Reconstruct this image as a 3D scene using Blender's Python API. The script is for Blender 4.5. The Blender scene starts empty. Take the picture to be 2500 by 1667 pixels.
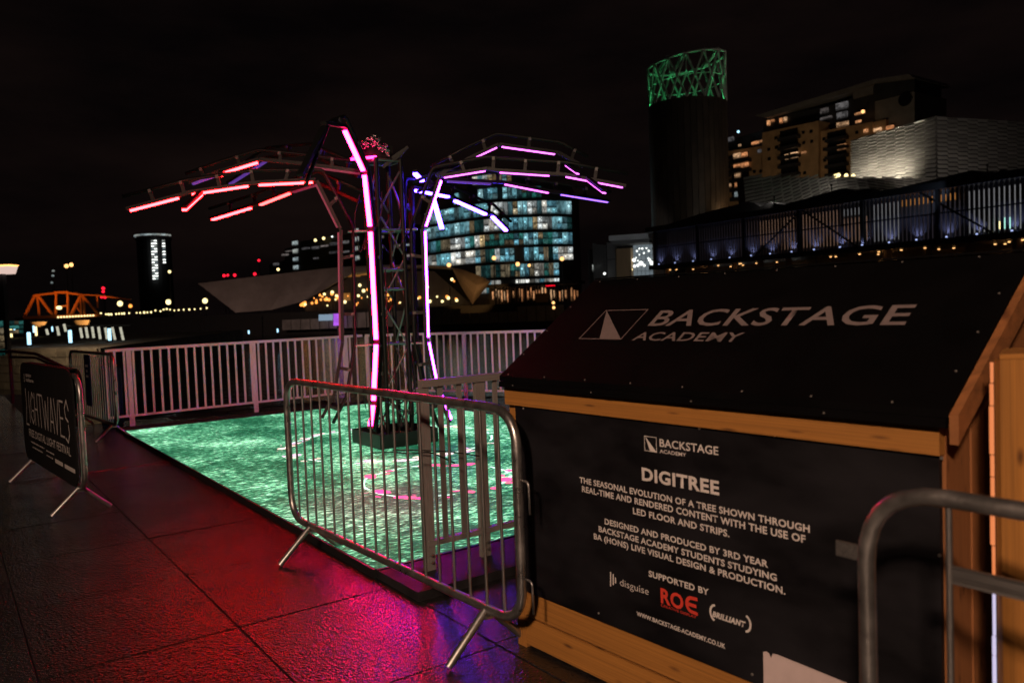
import bpy, math, random
from mathutils import Vector as V, Matrix
random.seed(7)
sc = bpy.context.scene
COL = sc.collection
# ---------------------------------------------------------------- camera (28 mm lens, eye 1.5 m above the paving)
F, CX, CY, EYE = 1944.0, 1250.0, 833.5, 1.5
ROLL = math.atan(0.0378)
PITCH = math.atan((833.5 - 744.4) * math.cos(ROLL) / F)
_U = V((0, math.sin(PITCH), math.cos(PITCH))); _F = V((0, math.cos(PITCH), -math.sin(PITCH))); _R = V((1, 0, 0))
RC = math.cos(ROLL) * _R - math.sin(ROLL) * _U
UC = math.cos(ROLL) * _U + math.sin(ROLL) * _R
EYEP = V((0, 0, EYE))
cam_data = bpy.data.cameras.new("camera")
cam = bpy.data.objects.new("camera", cam_data)
COL.objects.link(cam)
cam_data.sensor_width = 36.0
cam_data.lens = F / 2500 * 36
cam_data.clip_start = 0.05
cam_data.clip_end = 4000
mw = Matrix.Identity(4)
for i in range(3):
    mw[i][0], mw[i][1], mw[i][2], mw[i][3] = RC[i], UC[i], -_F[i], EYEP[i]
cam.matrix_world = mw
cam_data.dof.use_dof = True
cam_data.dof.focus_distance = 5.0
cam_data.dof.aperture_fstop = 3.0
sc.camera = cam
# ---------------------------------------------------------------- night sky
world = bpy.data.worlds.new("World"); sc.world = world; world.use_nodes = True
nt = world.node_tree; nt.nodes.clear()
wo = nt.nodes.new("ShaderNodeOutputWorld")
sky = nt.nodes.new("ShaderNodeTexSky"); sky.sky_type = 'NISHITA'; sky.sun_disc = False
sky.sun_elevation = math.radians(-6); sky.sun_rotation = math.radians(200)
b1 = nt.nodes.new("ShaderNodeBackground"); b1.inputs[1].default_value = 0.002
nt.links.new(sky.outputs[0], b1.inputs[0])
tc = nt.nodes.new("ShaderNodeTexCoord"); mp = nt.nodes.new("ShaderNodeMapping"); mp.inputs['Scale'].default_value = (1.2, 1.2, 4.0)
nz = nt.nodes.new("ShaderNodeTexNoise"); nz.inputs['Scale'].default_value = 1.6; nz.inputs['Detail'].default_value = 6; nz.inputs['Roughness'].default_value = 0.55
rp = nt.nodes.new("ShaderNodeValToRGB")
rp.color_ramp.elements[0].position = 0.38; rp.color_ramp.elements[0].color = (0.0014, 0.0009, 0.0010, 1)
rp.color_ramp.elements[1].position = 0.72; rp.color_ramp.elements[1].color = (0.0066, 0.0037, 0.0032, 1)
b2 = nt.nodes.new("ShaderNodeBackground"); b2.inputs[1].default_value = 1.0
ad = nt.nodes.new("ShaderNodeAddShader")
nt.links.new(tc.outputs['Generated'], mp.inputs[0]); nt.links.new(mp.outputs[0], nz.inputs[0]); nt.links.new(nz.outputs[0], rp.inputs[0])
nt.links.new(rp.outputs[0], b2.inputs[0]); nt.links.new(b1.outputs[0], ad.inputs[0]); nt.links.new(b2.outputs[0], ad.inputs[1]); nt.links.new(ad.outputs[0], wo.inputs[0])
# ---------------------------------------------------------------- exposure / renderer
sc.view_settings.view_transform = 'Standard'; sc.view_settings.look = 'None'
sc.view_settings.exposure = 0.0; sc.view_settings.gamma = 1.0; sc.view_settings.use_curve_mapping = False
sc.render.engine = 'CYCLES'
sc.cycles.use_denoising = True; sc.cycles.denoising_prefilter = 'ACCURATE'
sc.cycles.max_bounces = 6; sc.cycles.diffuse_bounces = 2; sc.cycles.glossy_bounces = 4
sc.cycles.sample_clamp_indirect = 4.0
sc.cycles.caustics_reflective = False; sc.cycles.caustics_refractive = False

# ================================================================ helpers
W = {}
def ray(x, y): return _F + RC * ((x - CX) / F) - UC * ((y - CY) / F)
def at(x, y, Y):
    v = ray(x, y); return EYEP + v * (Y / v.y)
def gnd(x, y, z=0.0):
    v = ray(x, y); return EYEP + v * ((z - EYE) / v.z)
def onpl(x, y, p0, n):
    v = ray(x, y); return EYEP + v * ((V(p0) - EYEP).dot(n) / v.dot(n))
def link(o, parent=None, m=None):
    COL.objects.link(o)
    m = m or Matrix.Identity(4)
    o.matrix_basis = m; W[o] = m.copy()
    if parent is not None:
        o.parent = parent; o.matrix_parent_inverse = W[parent].inverted()
    return o
def tag(o, label, cat, group=None):
    o['label'] = label; o['category'] = cat
    if group: o['group'] = group
    return o
def thing(name, label, cat, loc=(0, 0, 0), group=None):
    o = bpy.data.objects.new(name, None); o.empty_display_size = 0.2
    link(o, None, Matrix.Translation(V(loc)))
    return tag(o, label, cat, group)
def struct(o): o['kind'] = 'structure'; return o
def mesh_ob(name, verts, faces, mat, parent=None, smooth=False):
    me = bpy.data.meshes.new(name)
    base = W[parent].to_translation() if parent is not None else V((0, 0, 0))
    me.from_pydata([tuple(V(v) - base) for v in verts], [], faces)
    me.materials.append(mat)
    if smooth: me.polygons.foreach_set('use_smooth', [True] * len(me.polygons))
    me.update()
    return link(bpy.data.objects.new(name, me), parent, Matrix.Translation(base))
_unit = {}
def unit_box(mat):
    k = ('b', mat.name)
    if k not in _unit:
        me = bpy.data.meshes.new("box_" + mat.name)
        vs = [(x, y, z) for x in (-.5, .5) for y in (-.5, .5) for z in (-.5, .5)]
        me.from_pydata(vs, [], [(0, 1, 3, 2), (4, 6, 7, 5), (0, 4, 5, 1), (2, 3, 7, 6), (0, 2, 6, 4), (1, 5, 7, 3)])
        me.materials.append(mat); _unit[k] = me
    return _unit[k]
def unit_cyl(mat, n=10):
    k = ('c', mat.name, n)
    if k not in _unit:
        me = bpy.data.meshes.new("rod_" + mat.name)
        vs = []; fs = []
        for i in range(n):
            a = 2 * math.pi * i / n
            vs += [(-.5, math.cos(a), math.sin(a)), (.5, math.cos(a), math.sin(a))]
        for i in range(n):
            j = (i + 1) % n
            fs.append((2 * i, 2 * j, 2 * j + 1, 2 * i + 1))
        fs.append(tuple(2 * i for i in range(n))[::-1]); fs.append(tuple(2 * i + 1 for i in range(n)))
        me.from_pydata(vs, [], fs); me.materials.append(mat)
        me.polygons.foreach_set('use_smooth', [len(p.vertices) == 4 for p in me.polygons])
        _unit[k] = me
    return _unit[k]
def unit_ball(mat, n=8, m=6):
    k = ('s', mat.name)
    if k not in _unit:
        me = bpy.data.meshes.new("ball_" + mat.name); vs = [(0, 0, 1)]; fs = []
        for i in range(1, m):
            t = math.pi * i / m
            for j in range(n):
                a = 2 * math.pi * j / n; vs.append((math.sin(t) * math.cos(a), math.sin(t) * math.sin(a), math.cos(t)))
        vs.append((0, 0, -1))
        for j in range(n): fs.append((0, 1 + j, 1 + (j + 1) % n))
        for i in range(m - 2):
            for j in range(n):
                a = 1 + i * n + j; b = 1 + i * n + (j + 1) % n; fs.append((a, a + n, b + n, b))
        e = len(vs) - 1; s = 1 + (m - 2) * n
        for j in range(n): fs.append((s + j, e, s + (j + 1) % n))
        me.from_pydata(vs, [], fs); me.materials.append(mat); me.polygons.foreach_set('use_smooth', [True] * len(fs)); _unit[k] = me
    return _unit[k]
def frame(p, q, up=(0, 0, 1)):
    p = V(p); q = V(q); x = q - p; L = x.length; x.normalize(); up = V(up)
    y = up.cross(x)
    if y.length < 1e-4: y = V((0, 1, 0)).cross(x)
    if y.length < 1e-4: y = V((1, 0, 0)).cross(x)
    y.normalize(); z = x.cross(y)
    return (p + q) / 2, x, y, z, L
def mat4(o, x, y, z):
    return Matrix(((x[0], y[0], z[0], o[0]), (x[1], y[1], z[1], o[1]), (x[2], y[2], z[2], o[2]), (0, 0, 0, 1)))
def beam(name, p, q, w, h, mat, parent=None, up=(0, 0, 1)):
    """box from p to q, w across (horizontal), h along up"""
    c, x, y, z, L = frame(p, q, up)
    return link(bpy.data.objects.new(name, unit_box(mat)), parent, mat4(c, x * L, y * w, z * h))
def rod(name, p, q, r, mat, parent=None, n=10):
    c, x, y, z, L = frame(p, q)
    return link(bpy.data.objects.new(name, unit_cyl(mat, n)), parent, mat4(c, x * L, y * r, z * r))
def ball(name, c, r, mat, parent=None, sq=(1, 1, 1)):
    return link(bpy.data.objects.new(name, unit_ball(mat)), parent, mat4(V(c), V((r * sq[0], 0, 0)), V((0, r * sq[1], 0)), V((0, 0, r * sq[2]))))
def prism(name, pts, ext, mat, parent=None):
    """polygon pts (world, in order) extruded by vector ext"""
    pts = [V(p) for p in pts]; ext = V(ext); n = len(pts)
    vs = pts + [p + ext for p in pts]
    fs = [tuple(range(n)), tuple(range(2 * n - 1, n - 1, -1))] + [(i, i + n, (i + 1) % n + n, (i + 1) % n) for i in range(n)]
    o = mesh_ob(name, vs, fs, mat, parent)
    import bmesh
    bm = bmesh.new(); bm.from_mesh(o.data); bmesh.ops.recalc_face_normals(bm, faces=bm.faces); bm.to_mesh(o.data); bm.free()
    return o
def fillet(pts, r, n=5, closed=False):
    pts = [V(p) for p in pts]; out = []; N = len(pts)
    for i, p in enumerate(pts):
        if not closed and i in (0, N - 1): out.append(p); continue
        a = (pts[i - 1] - p); b = (pts[(i + 1) % N] - p)
        d = min(r, a.length * .45, b.length * .45); a.normalize(); b.normalize()
        s, e = p + a * d, p + b * d
        for k in range(n + 1):
            t = k / n; out.append(s * (1 - t) ** 2 + p * 2 * t * (1 - t) + e * t * t)
    return out
def pipe(name, pts, r, mat, parent=None, closed=False, n=10):
    pts = [V(p) for p in pts]; N = len(pts); vs = []; fs = []
    up = None
    for i, p in enumerate(pts):
        if closed: t = pts[(i + 1) % N] - pts[i - 1]
        else: t = pts[min(i + 1, N - 1)] - pts[max(i - 1, 0)]
        t.normalize()
        if up is None:
            up = V((0, 0, 1)) if abs(t.z) < .9 else V((0, 1, 0))
        u = (up - t * up.dot(t)); u.normalize(); w = t.cross(u); up = u
        for k in range(n):
            a = 2 * math.pi * k / n; vs.append(p + (u * math.cos(a) + w * math.sin(a)) * r)
    M = N if closed else N - 1
    for i in range(M):
        for k in range(n):
            a = i * n + k; b = i * n + (k + 1) % n; c = ((i + 1) % N) * n + (k + 1) % n; d = ((i + 1) % N) * n + k
            fs.append((a, d, c, b))
    if not closed:
        fs.append(tuple(range(n))); fs.append(tuple(range((N - 1) * n + n - 1, (N - 1) * n - 1, -1)))
    return mesh_ob(name, vs, fs, mat, parent, True)
# ---------------------------------------------------------------- materials
def N_(nt, t, **kw):
    n = nt.nodes.new(t)
    for k, v in kw.items(): setattr(n, k, v)
    return n
def mat(name, col, rough=.6, metal=0.0, var=.25, scale=6.0, bump=0.0, bscale=40.0, stretch=(1, 1, 1), rvar=0.0, rnd=0.0, spec=.5):
    m = bpy.data.materials.new(name); m.use_nodes = True; t = m.node_tree; L = t.links
    bs = t.nodes['Principled BSDF']; bs.inputs['Metallic'].default_value = metal; bs.inputs['Roughness'].default_value = rough
    bs.inputs['Specular IOR Level'].default_value = spec
    tc = N_(t, 'ShaderNodeTexCoord'); mp = N_(t, 'ShaderNodeMapping'); mp.inputs['Scale'].default_value = stretch
    oi = N_(t, 'ShaderNodeObjectInfo'); vm = N_(t, 'ShaderNodeVectorMath', operation='MULTIPLY_ADD')
    vm.inputs[1].default_value = (37, 53, 71)
    L.new(oi.outputs['Random'], vm.inputs[0]); L.new(tc.outputs['Object'], mp.inputs[0]); L.new(mp.outputs[0], vm.inputs[2])
    nz = N_(t, 'ShaderNodeTexNoise'); nz.inputs['Scale'].default_value = scale; nz.inputs['Detail'].default_value = 5; nz.inputs['Roughness'].default_value = .6
    L.new(vm.outputs[0], nz.inputs[0])
    rp = N_(t, 'ShaderNodeValToRGB'); e = rp.color_ramp.elements
    e[0].position = .3; e[1].position = .75
    e[0].color = tuple(c * (1 - var) for c in col) + (1,); e[1].color = tuple(min(1, c * (1 + var)) for c in col) + (1,)
    L.new(nz.outputs[0], rp.inputs[0])
    out = rp.outputs[0]
    if rnd:
        hs = N_(t, 'ShaderNodeHueSaturation'); mr = N_(t, 'ShaderNodeMapRange'); mr.inputs[3].default_value = 1 - rnd; mr.inputs[4].default_value = 1 + rnd
        L.new(oi.outputs['Random'], mr.inputs[0]); L.new(mr.outputs[0], hs.inputs['Value']); L.new(out, hs.inputs['Color']); out = hs.outputs[0]
    L.new(out, bs.inputs['Base Color'])
    if rvar:
        mr = N_(t, 'ShaderNodeMapRange'); mr.inputs[1].default_value = .3; mr.inputs[2].default_value = .7
        mr.inputs[3].default_value = max(.03, rough - rvar); mr.inputs[4].default_value = rough + rvar
        L.new(nz.outputs[0], mr.inputs[0]); L.new(mr.outputs[0], bs.inputs['Roughness'])
    if bump:
        n2 = N_(t, 'ShaderNodeTexNoise'); n2.inputs['Scale'].default_value = bscale; n2.inputs['Detail'].default_value = 3
        L.new(vm.outputs[0], n2.inputs[0])
        bp = N_(t, 'ShaderNodeBump'); bp.inputs['Strength'].default_value = bump; bp.inputs['Distance'].default_value = .01
        L.new(n2.outputs[0], bp.inputs['Height']); L.new(bp.outputs[0], bs.inputs['Normal'])
    return m
def emit(name, col, s=1.0):
    m = bpy.data.materials.new(name); m.use_nodes = True; t = m.node_tree
    bs = t.nodes['Principled BSDF']; bs.inputs['Base Color'].default_value = (.05, .05, .05, 1)
    bs.inputs['Emission Color'].default_value = tuple(col) + (1,); bs.inputs['Emission Strength'].default_value = s
    return m
def wood(name, col, rough=.7, gx=1.2, gy=14):
    m = mat(name, col, rough, var=.3, scale=2.2, stretch=(gx, gy, gy), bump=.25, bscale=9, rnd=.12)
    t = m.node_tree; L = t.links; bs = t.nodes['Principled BSDF']
    src = bs.inputs['Base Color'].links[0].from_socket
    tc = [n for n in t.nodes if n.type == 'TEX_COORD'][0]; oi = [n for n in t.nodes if n.type == 'OBJECT_INFO'][0]
    mp = N_(t, 'ShaderNodeMapping'); mp.inputs['Scale'].default_value = (9, 2.6, 2.6)
    va = N_(t, 'ShaderNodeVectorMath', operation='MULTIPLY_ADD'); va.inputs[1].default_value = (91, 13, 29)
    L.new(tc.outputs['Object'], mp.inputs[0]); L.new(oi.outputs['Random'], va.inputs[0]); L.new(mp.outputs[0], va.inputs[2])
    vo = N_(t, 'ShaderNodeTexVoronoi'); vo.inputs['Scale'].default_value = 1.0; L.new(va.outputs[0], vo.inputs[0])
    rp = N_(t, 'ShaderNodeValToRGB'); rp.color_ramp.elements[0].position = .05; rp.color_ramp.elements[0].color = (.18, .12, .08, 1)
    rp.color_ramp.elements[1].position = .2; rp.color_ramp.elements[1].color = (1, 1, 1, 1)
    L.new(vo.outputs['Distance'], rp.inputs[0])
    mx = N_(t, 'ShaderNodeMix', data_type='RGBA', blend_type='MULTIPLY'); mx.inputs[0].default_value = .85
    L.new(src, mx.inputs[6]); L.new(rp.outputs[0], mx.inputs[7]); L.new(mx.outputs[2], bs.inputs['Base Color'])
    return m
M = {}
M['black'] = mat('black_paint', (.012, .012, .013), .45, 0, .3, 8)
M['black_metal'] = mat('black_metal', (.008, .009, .009), .5, 0, .3, 10, rvar=.1, spec=.3)
M['alu'] = mat('aluminium_tube', (.30, .31, .31), .36, .8, .15, 20, rvar=.1)
M['galv'] = mat('galvanised_steel', (.38, .37, .365), .36, .9, .3, 14, bump=.08, bscale=60, rvar=.12)
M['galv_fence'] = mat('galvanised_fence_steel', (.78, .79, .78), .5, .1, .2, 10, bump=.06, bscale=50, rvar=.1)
M['fence_shaded'] = mat('shaded_fence_steel', (.26, .24, .23), .5, .3, .2, 10, bump=.06, bscale=50, rvar=.1)  # darkened copy of the fence steel; weaker light is put into its colour
M['felt'] = mat('black_roof_sheet', (.0026, .0024, .0027), .6, 0, .35, 5, bump=.1, bscale=90, spec=.05)
M['panel'] = mat('black_printed_board', (.0065, .0062, .0085), .6, 0, .65, 4, bump=.05, bscale=120, spec=.25, rvar=.18)
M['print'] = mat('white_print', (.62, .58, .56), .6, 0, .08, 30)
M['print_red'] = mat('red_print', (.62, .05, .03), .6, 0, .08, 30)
M['print_roof_shaded'] = mat('shaded_roof_print', (.17, .135, .135), .6, 0, .1, 30)  # white print painted darker to imitate the weaker lamplight on the roof slope
M['roof_screw'] = mat('dull_roof_screw', (.20, .19, .18), .5, .5, .1, 30)
M['timber'] = wood('rough_sawn_timber', (.33, .14, .026))
M['timber_dark'] = wood('stained_timber', (.26, .10, .03))
M['screw'] = mat('zinc_screw', (.6, .58, .55), .35, .9, .1, 30)
M['cloth'] = mat('black_banner_cloth', (.007, .007, .008), .8, 0, .3, 6, bump=.25, bscale=7, spec=.25)
M['concrete'] = mat('concrete', (.22, .20, .18), .8, 0, .3, 1.2, bump=.2, bscale=12)
M['stone'] = mat('quay_stone', (.26, .23, .18), .85, 0, .4, 1.0, bump=.3, bscale=6, rnd=.2)
M['dark'] = mat('dark_cladding', (.025, .025, .028), .5, 0, .3, .5)
M['rubber'] = mat('black_rubber', (.01, .01, .01), .6, 0, .2, 20)
M['bluesign'] = mat('blue_sign', (.012, .016, .07), .5, 0, .2, 9)
M['bluedrum'] = mat('blue_plastic', (.02, .06, .16), .4, 0, .2, 6)
M['pale'] = mat('pale_notice', (.55, .45, .45), .6, 0, .12, 6)
# ================================================================ ground
E1 = V((-.5864, .8100, 0)); E2 = V((.8100, .5864, 0))
def gp(c1, c2, z=0.0): return E1 * c1 + E2 * c2 + V((0, 0, z))
QUAY = [(-24, 22), (-13.5, 18.2), (-9.6, 16.6), (-6.3, 11.6), (-2.65, 14.1), (1.2, 12.9), (16, 8.5), (16, -14), (-24, -14)]
def inside(x, y, poly):
    r = False
    for i in range(len(poly)):
        (x1, y1), (x2, y2) = poly[i - 1], poly[i]
        if (y1 > y) != (y2 > y) and x < (x2 - x1) * (y - y1) / (y2 - y1) + x1: r = not r
    return r
M['bed'] = mat('wet_mortar', (.012, .011, .011), .5, 0, .3, 8)
def paving_mat():
    m = bpy.data.materials.new('wet_granite_slab'); m.use_nodes = True; t = m.node_tree; L = t.links; bs = t.nodes['Principled BSDF']
    tc = N_(t, 'ShaderNodeTexCoord'); oi = N_(t, 'ShaderNodeObjectInfo'); va = N_(t, 'ShaderNodeVectorMath', operation='MULTIPLY_ADD')
    va.inputs[1].default_value = (31, 57, 11); L.new(oi.outputs['Random'], va.inputs[0]); L.new(tc.outputs['Object'], va.inputs[2])
    big = N_(t, 'ShaderNodeTexNoise'); big.inputs['Scale'].default_value = 2.3; big.inputs['Detail'].default_value = 2; L.new(tc.outputs['Object'], big.inputs[0])
    geo = N_(t, 'ShaderNodeNewGeometry'); L.new(geo.outputs['Position'], big.inputs[0])
    gr = N_(t, 'ShaderNodeTexNoise'); gr.inputs['Scale'].default_value = 75; gr.inputs['Detail'].default_value = 2; L.new(va.outputs[0], gr.inputs[0])
    g2 = N_(t, 'ShaderNodeTexNoise'); g2.inputs['Scale'].default_value = 34; g2.inputs['Detail'].default_value = 4; L.new(va.outputs[0], g2.inputs[0])
    cr = N_(t, 'ShaderNodeValToRGB'); cr.color_ramp.elements[0].position = .3; cr.color_ramp.elements[1].position = .7
    cr.color_ramp.elements[0].color = (.006, .0055, .006, 1); cr.color_ramp.elements[1].color = (.026, .024, .024, 1)
    L.new(gr.outputs[0], cr.inputs[0])
    hv = N_(t, 'ShaderNodeHueSaturation'); mr0 = N_(t, 'ShaderNodeMapRange'); mr0.inputs[3].default_value = .65; mr0.inputs[4].default_value = 1.25
    L.new(oi.outputs['Random'], mr0.inputs[0]); L.new(mr0.outputs[0], hv.inputs['Value']); L.new(cr.outputs[0], hv.inputs['Color']); L.new(hv.outputs[0], bs.inputs['Base Color'])
    mr = N_(t, 'ShaderNodeMapRange'); mr.inputs[1].default_value = .38; mr.inputs[2].default_value = .66; mr.inputs[3].default_value = .17; mr.inputs[4].default_value = .23
    L.new(big.outputs[0], mr.inputs[0]); L.new(mr.outputs[0], bs.inputs['Roughness'])
    ms = N_(t, 'ShaderNodeMath', operation='MULTIPLY'); ms.inputs[1].default_value = .45; L.new(g2.outputs[0], ms.inputs[0])
    sm = N_(t, 'ShaderNodeMath', operation='ADD'); L.new(gr.outputs[0], sm.inputs[0]); L.new(ms.outputs[0], sm.inputs[1])
    bp = N_(t, 'ShaderNodeBump'); bp.inputs['Strength'].default_value = .9; bp.inputs['Distance'].default_value = .006
    L.new(sm.outputs[0], bp.inputs['Height']); L.new(bp.outputs[0], bs.inputs['Normal'])
    bs.inputs['Specular IOR Level'].default_value = .8
    return m
M['slab'] = paving_mat()
pavement = struct(prism('pavement', [(x, y, -.02) for x, y in QUAY], (0, 0, -3.0), M['bed']))
LC = (4.05, 11.35, 1.93, 5.95)            # LED floor extent in paving coordinates
slab_meshes = {}
def slab_mesh(l, w):
    k = (round(l, 3), round(w, 3))
    if k not in slab_meshes:
        me = bpy.data.meshes.new('slab'); a, b, t, c = l / 2, w / 2, .03, .0035
        vs = [(-a, -b, -t), (a, -b, -t), (a, b, -t), (-a, b, -t), (-a, -b, -c), (a, -b, -c), (a, b, -c), (-a, b, -c), (-a + c, -b + c, 0), (a - c, -b + c, 0), (a - c, b - c, 0), (-a + c, b - c, 0)]
        fs = [(0, 3, 2, 1), (8, 9, 10, 11)]
        for i in range(4):
            j = (i + 1) % 4; fs += [(i, j, 4 + j, 4 + i), (4 + i, 4 + j, 8 + j, 8 + i)]
        me.from_pydata(vs, [], fs); me.materials.append(M['slab']); slab_meshes[k] = me
    return slab_meshes[k]
ROT = mat4(V((0, 0, 0)), E1, -E2, V((0, 0, 1)))
n_slab = 0
c2a = 1.105 - 0.835 * 14
while c2a < 9:
    wdt = .835
    off = .88 + (0 if abs(c2a - 1.105) < .1 or abs(c2a + wdt - 1.105) < .1 else random.uniform(0, 1))
    for k in range(-3, 22):
        c1a = off + k * .995
        cc = gp(c1a + .4975, c2a + wdt / 2)
        ok = all(inside(q.x, q.y, QUAY) for q in (gp(c1a, c2a), gp(c1a + .995, c2a), gp(c1a, c2a + wdt), gp(c1a + .995, c2a + wdt)))
        if not ok or cc.y < .4 or cc.x < -11.5 or cc.x > 3.2 or n_slab >= 300: continue
        if LC[0] < c1a and c1a + .995 < LC[1] and LC[2] < c2a and c2a + wdt < LC[3]: continue
        m4 = ROT.copy(); m4.translation = V((cc.x, cc.y, random.uniform(-.0015, .0015)))
        link(bpy.data.objects.new('slab', slab_mesh(.991, wdt - .004)), pavement, m4); n_slab += 1
    c2a += wdt
# ---------------------------------------------------------------- water and far land
M['water'] = mat('dock_water', (.004, .005, .006), .06, 0, .3, .1)
t = M['water'].node_tree; bs = t.nodes['Principled BSDF']
geo = N_(t, 'ShaderNodeNewGeometry'); mp = N_(t, 'ShaderNodeMapping'); mp.inputs['Scale'].default_value = (.5, 1.0, 1)
wn = N_(t, 'ShaderNodeTexNoise'); wn.inputs['Scale'].default_value = 1.6; wn.inputs['Detail'].default_value = 4
bp = N_(t, 'ShaderNodeBump'); bp.inputs['Strength'].default_value = .5; bp.inputs['Distance'].default_value = .12
t.links.new(geo.outputs['Position'], mp.inputs[0]); t.links.new(mp.outputs[0], wn.inputs[0]); t.links.new(wn.outputs[0], bp.inputs['Height']); t.links.new(bp.outputs[0], bs.inputs['Normal'])
struct(mesh_ob('water', [(-900, -60, -2.5), (900, -60, -2.5), (900, 900, -2.5), (-900, 900, -2.5)], [(0, 1, 2, 3)], M['water']))
M['land'] = mat('dark_ground', (.03, .028, .026), .8, 0, .3, .05)
FB = [(-420, 165), (-60, 152), (-12, 146), (14, 140), (30, 128), (52, 104), (420, 80)]
struct(prism('far_quay', [(x, y, 1.7) for x, y in FB] + [(900, 1500, 1.7), (-900, 1500, 1.7)], (0, 0, -5), M['land']))
struct(prism('right_quay', [(26, 40, 0), (200, 18, 0), (200, 76, 0), (52, 100, 0), (16, 104, 0), (14, 96, 0)], (0, 0, -4), M['land']))
LQ = [(-70, 60), (-31.5, 49), (-22.5, 43.5), (-23.5, 50), (-27, 80), (-70, 95)]
left_quay = struct(prism('left_quay', [(x, y, 0) for x, y in LQ], (0, 0, -4), M['concrete']))
# stone blocks facing the dock on the left quay
A0, A1 = V((-31.5, 49, 0)), V((-22.5, 43.5, 0)); dd = (A1 - A0).normalized(); nn = V((dd.y, -dd.x, 0))
k = 0
for row in range(5):
    z0 = -.02 - row * .5; s = -2.0 + (row % 2) * .6
    while s < (A1 - A0).length:
        l = random.choice((1.0, 1.3, 1.6)); e = min(s + l - .04, (A1 - A0).length)
        if e - s > .2:
            a = A0 + dd * s + nn * .05; b = A0 + dd * e + nn * .05
            beam('stone', a + V((0, 0, z0 - .24)), b + V((0, 0, z0 - .24)), .12 + random.uniform(-.03, .03), .46, M['stone'], left_quay)
        s += l
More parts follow.
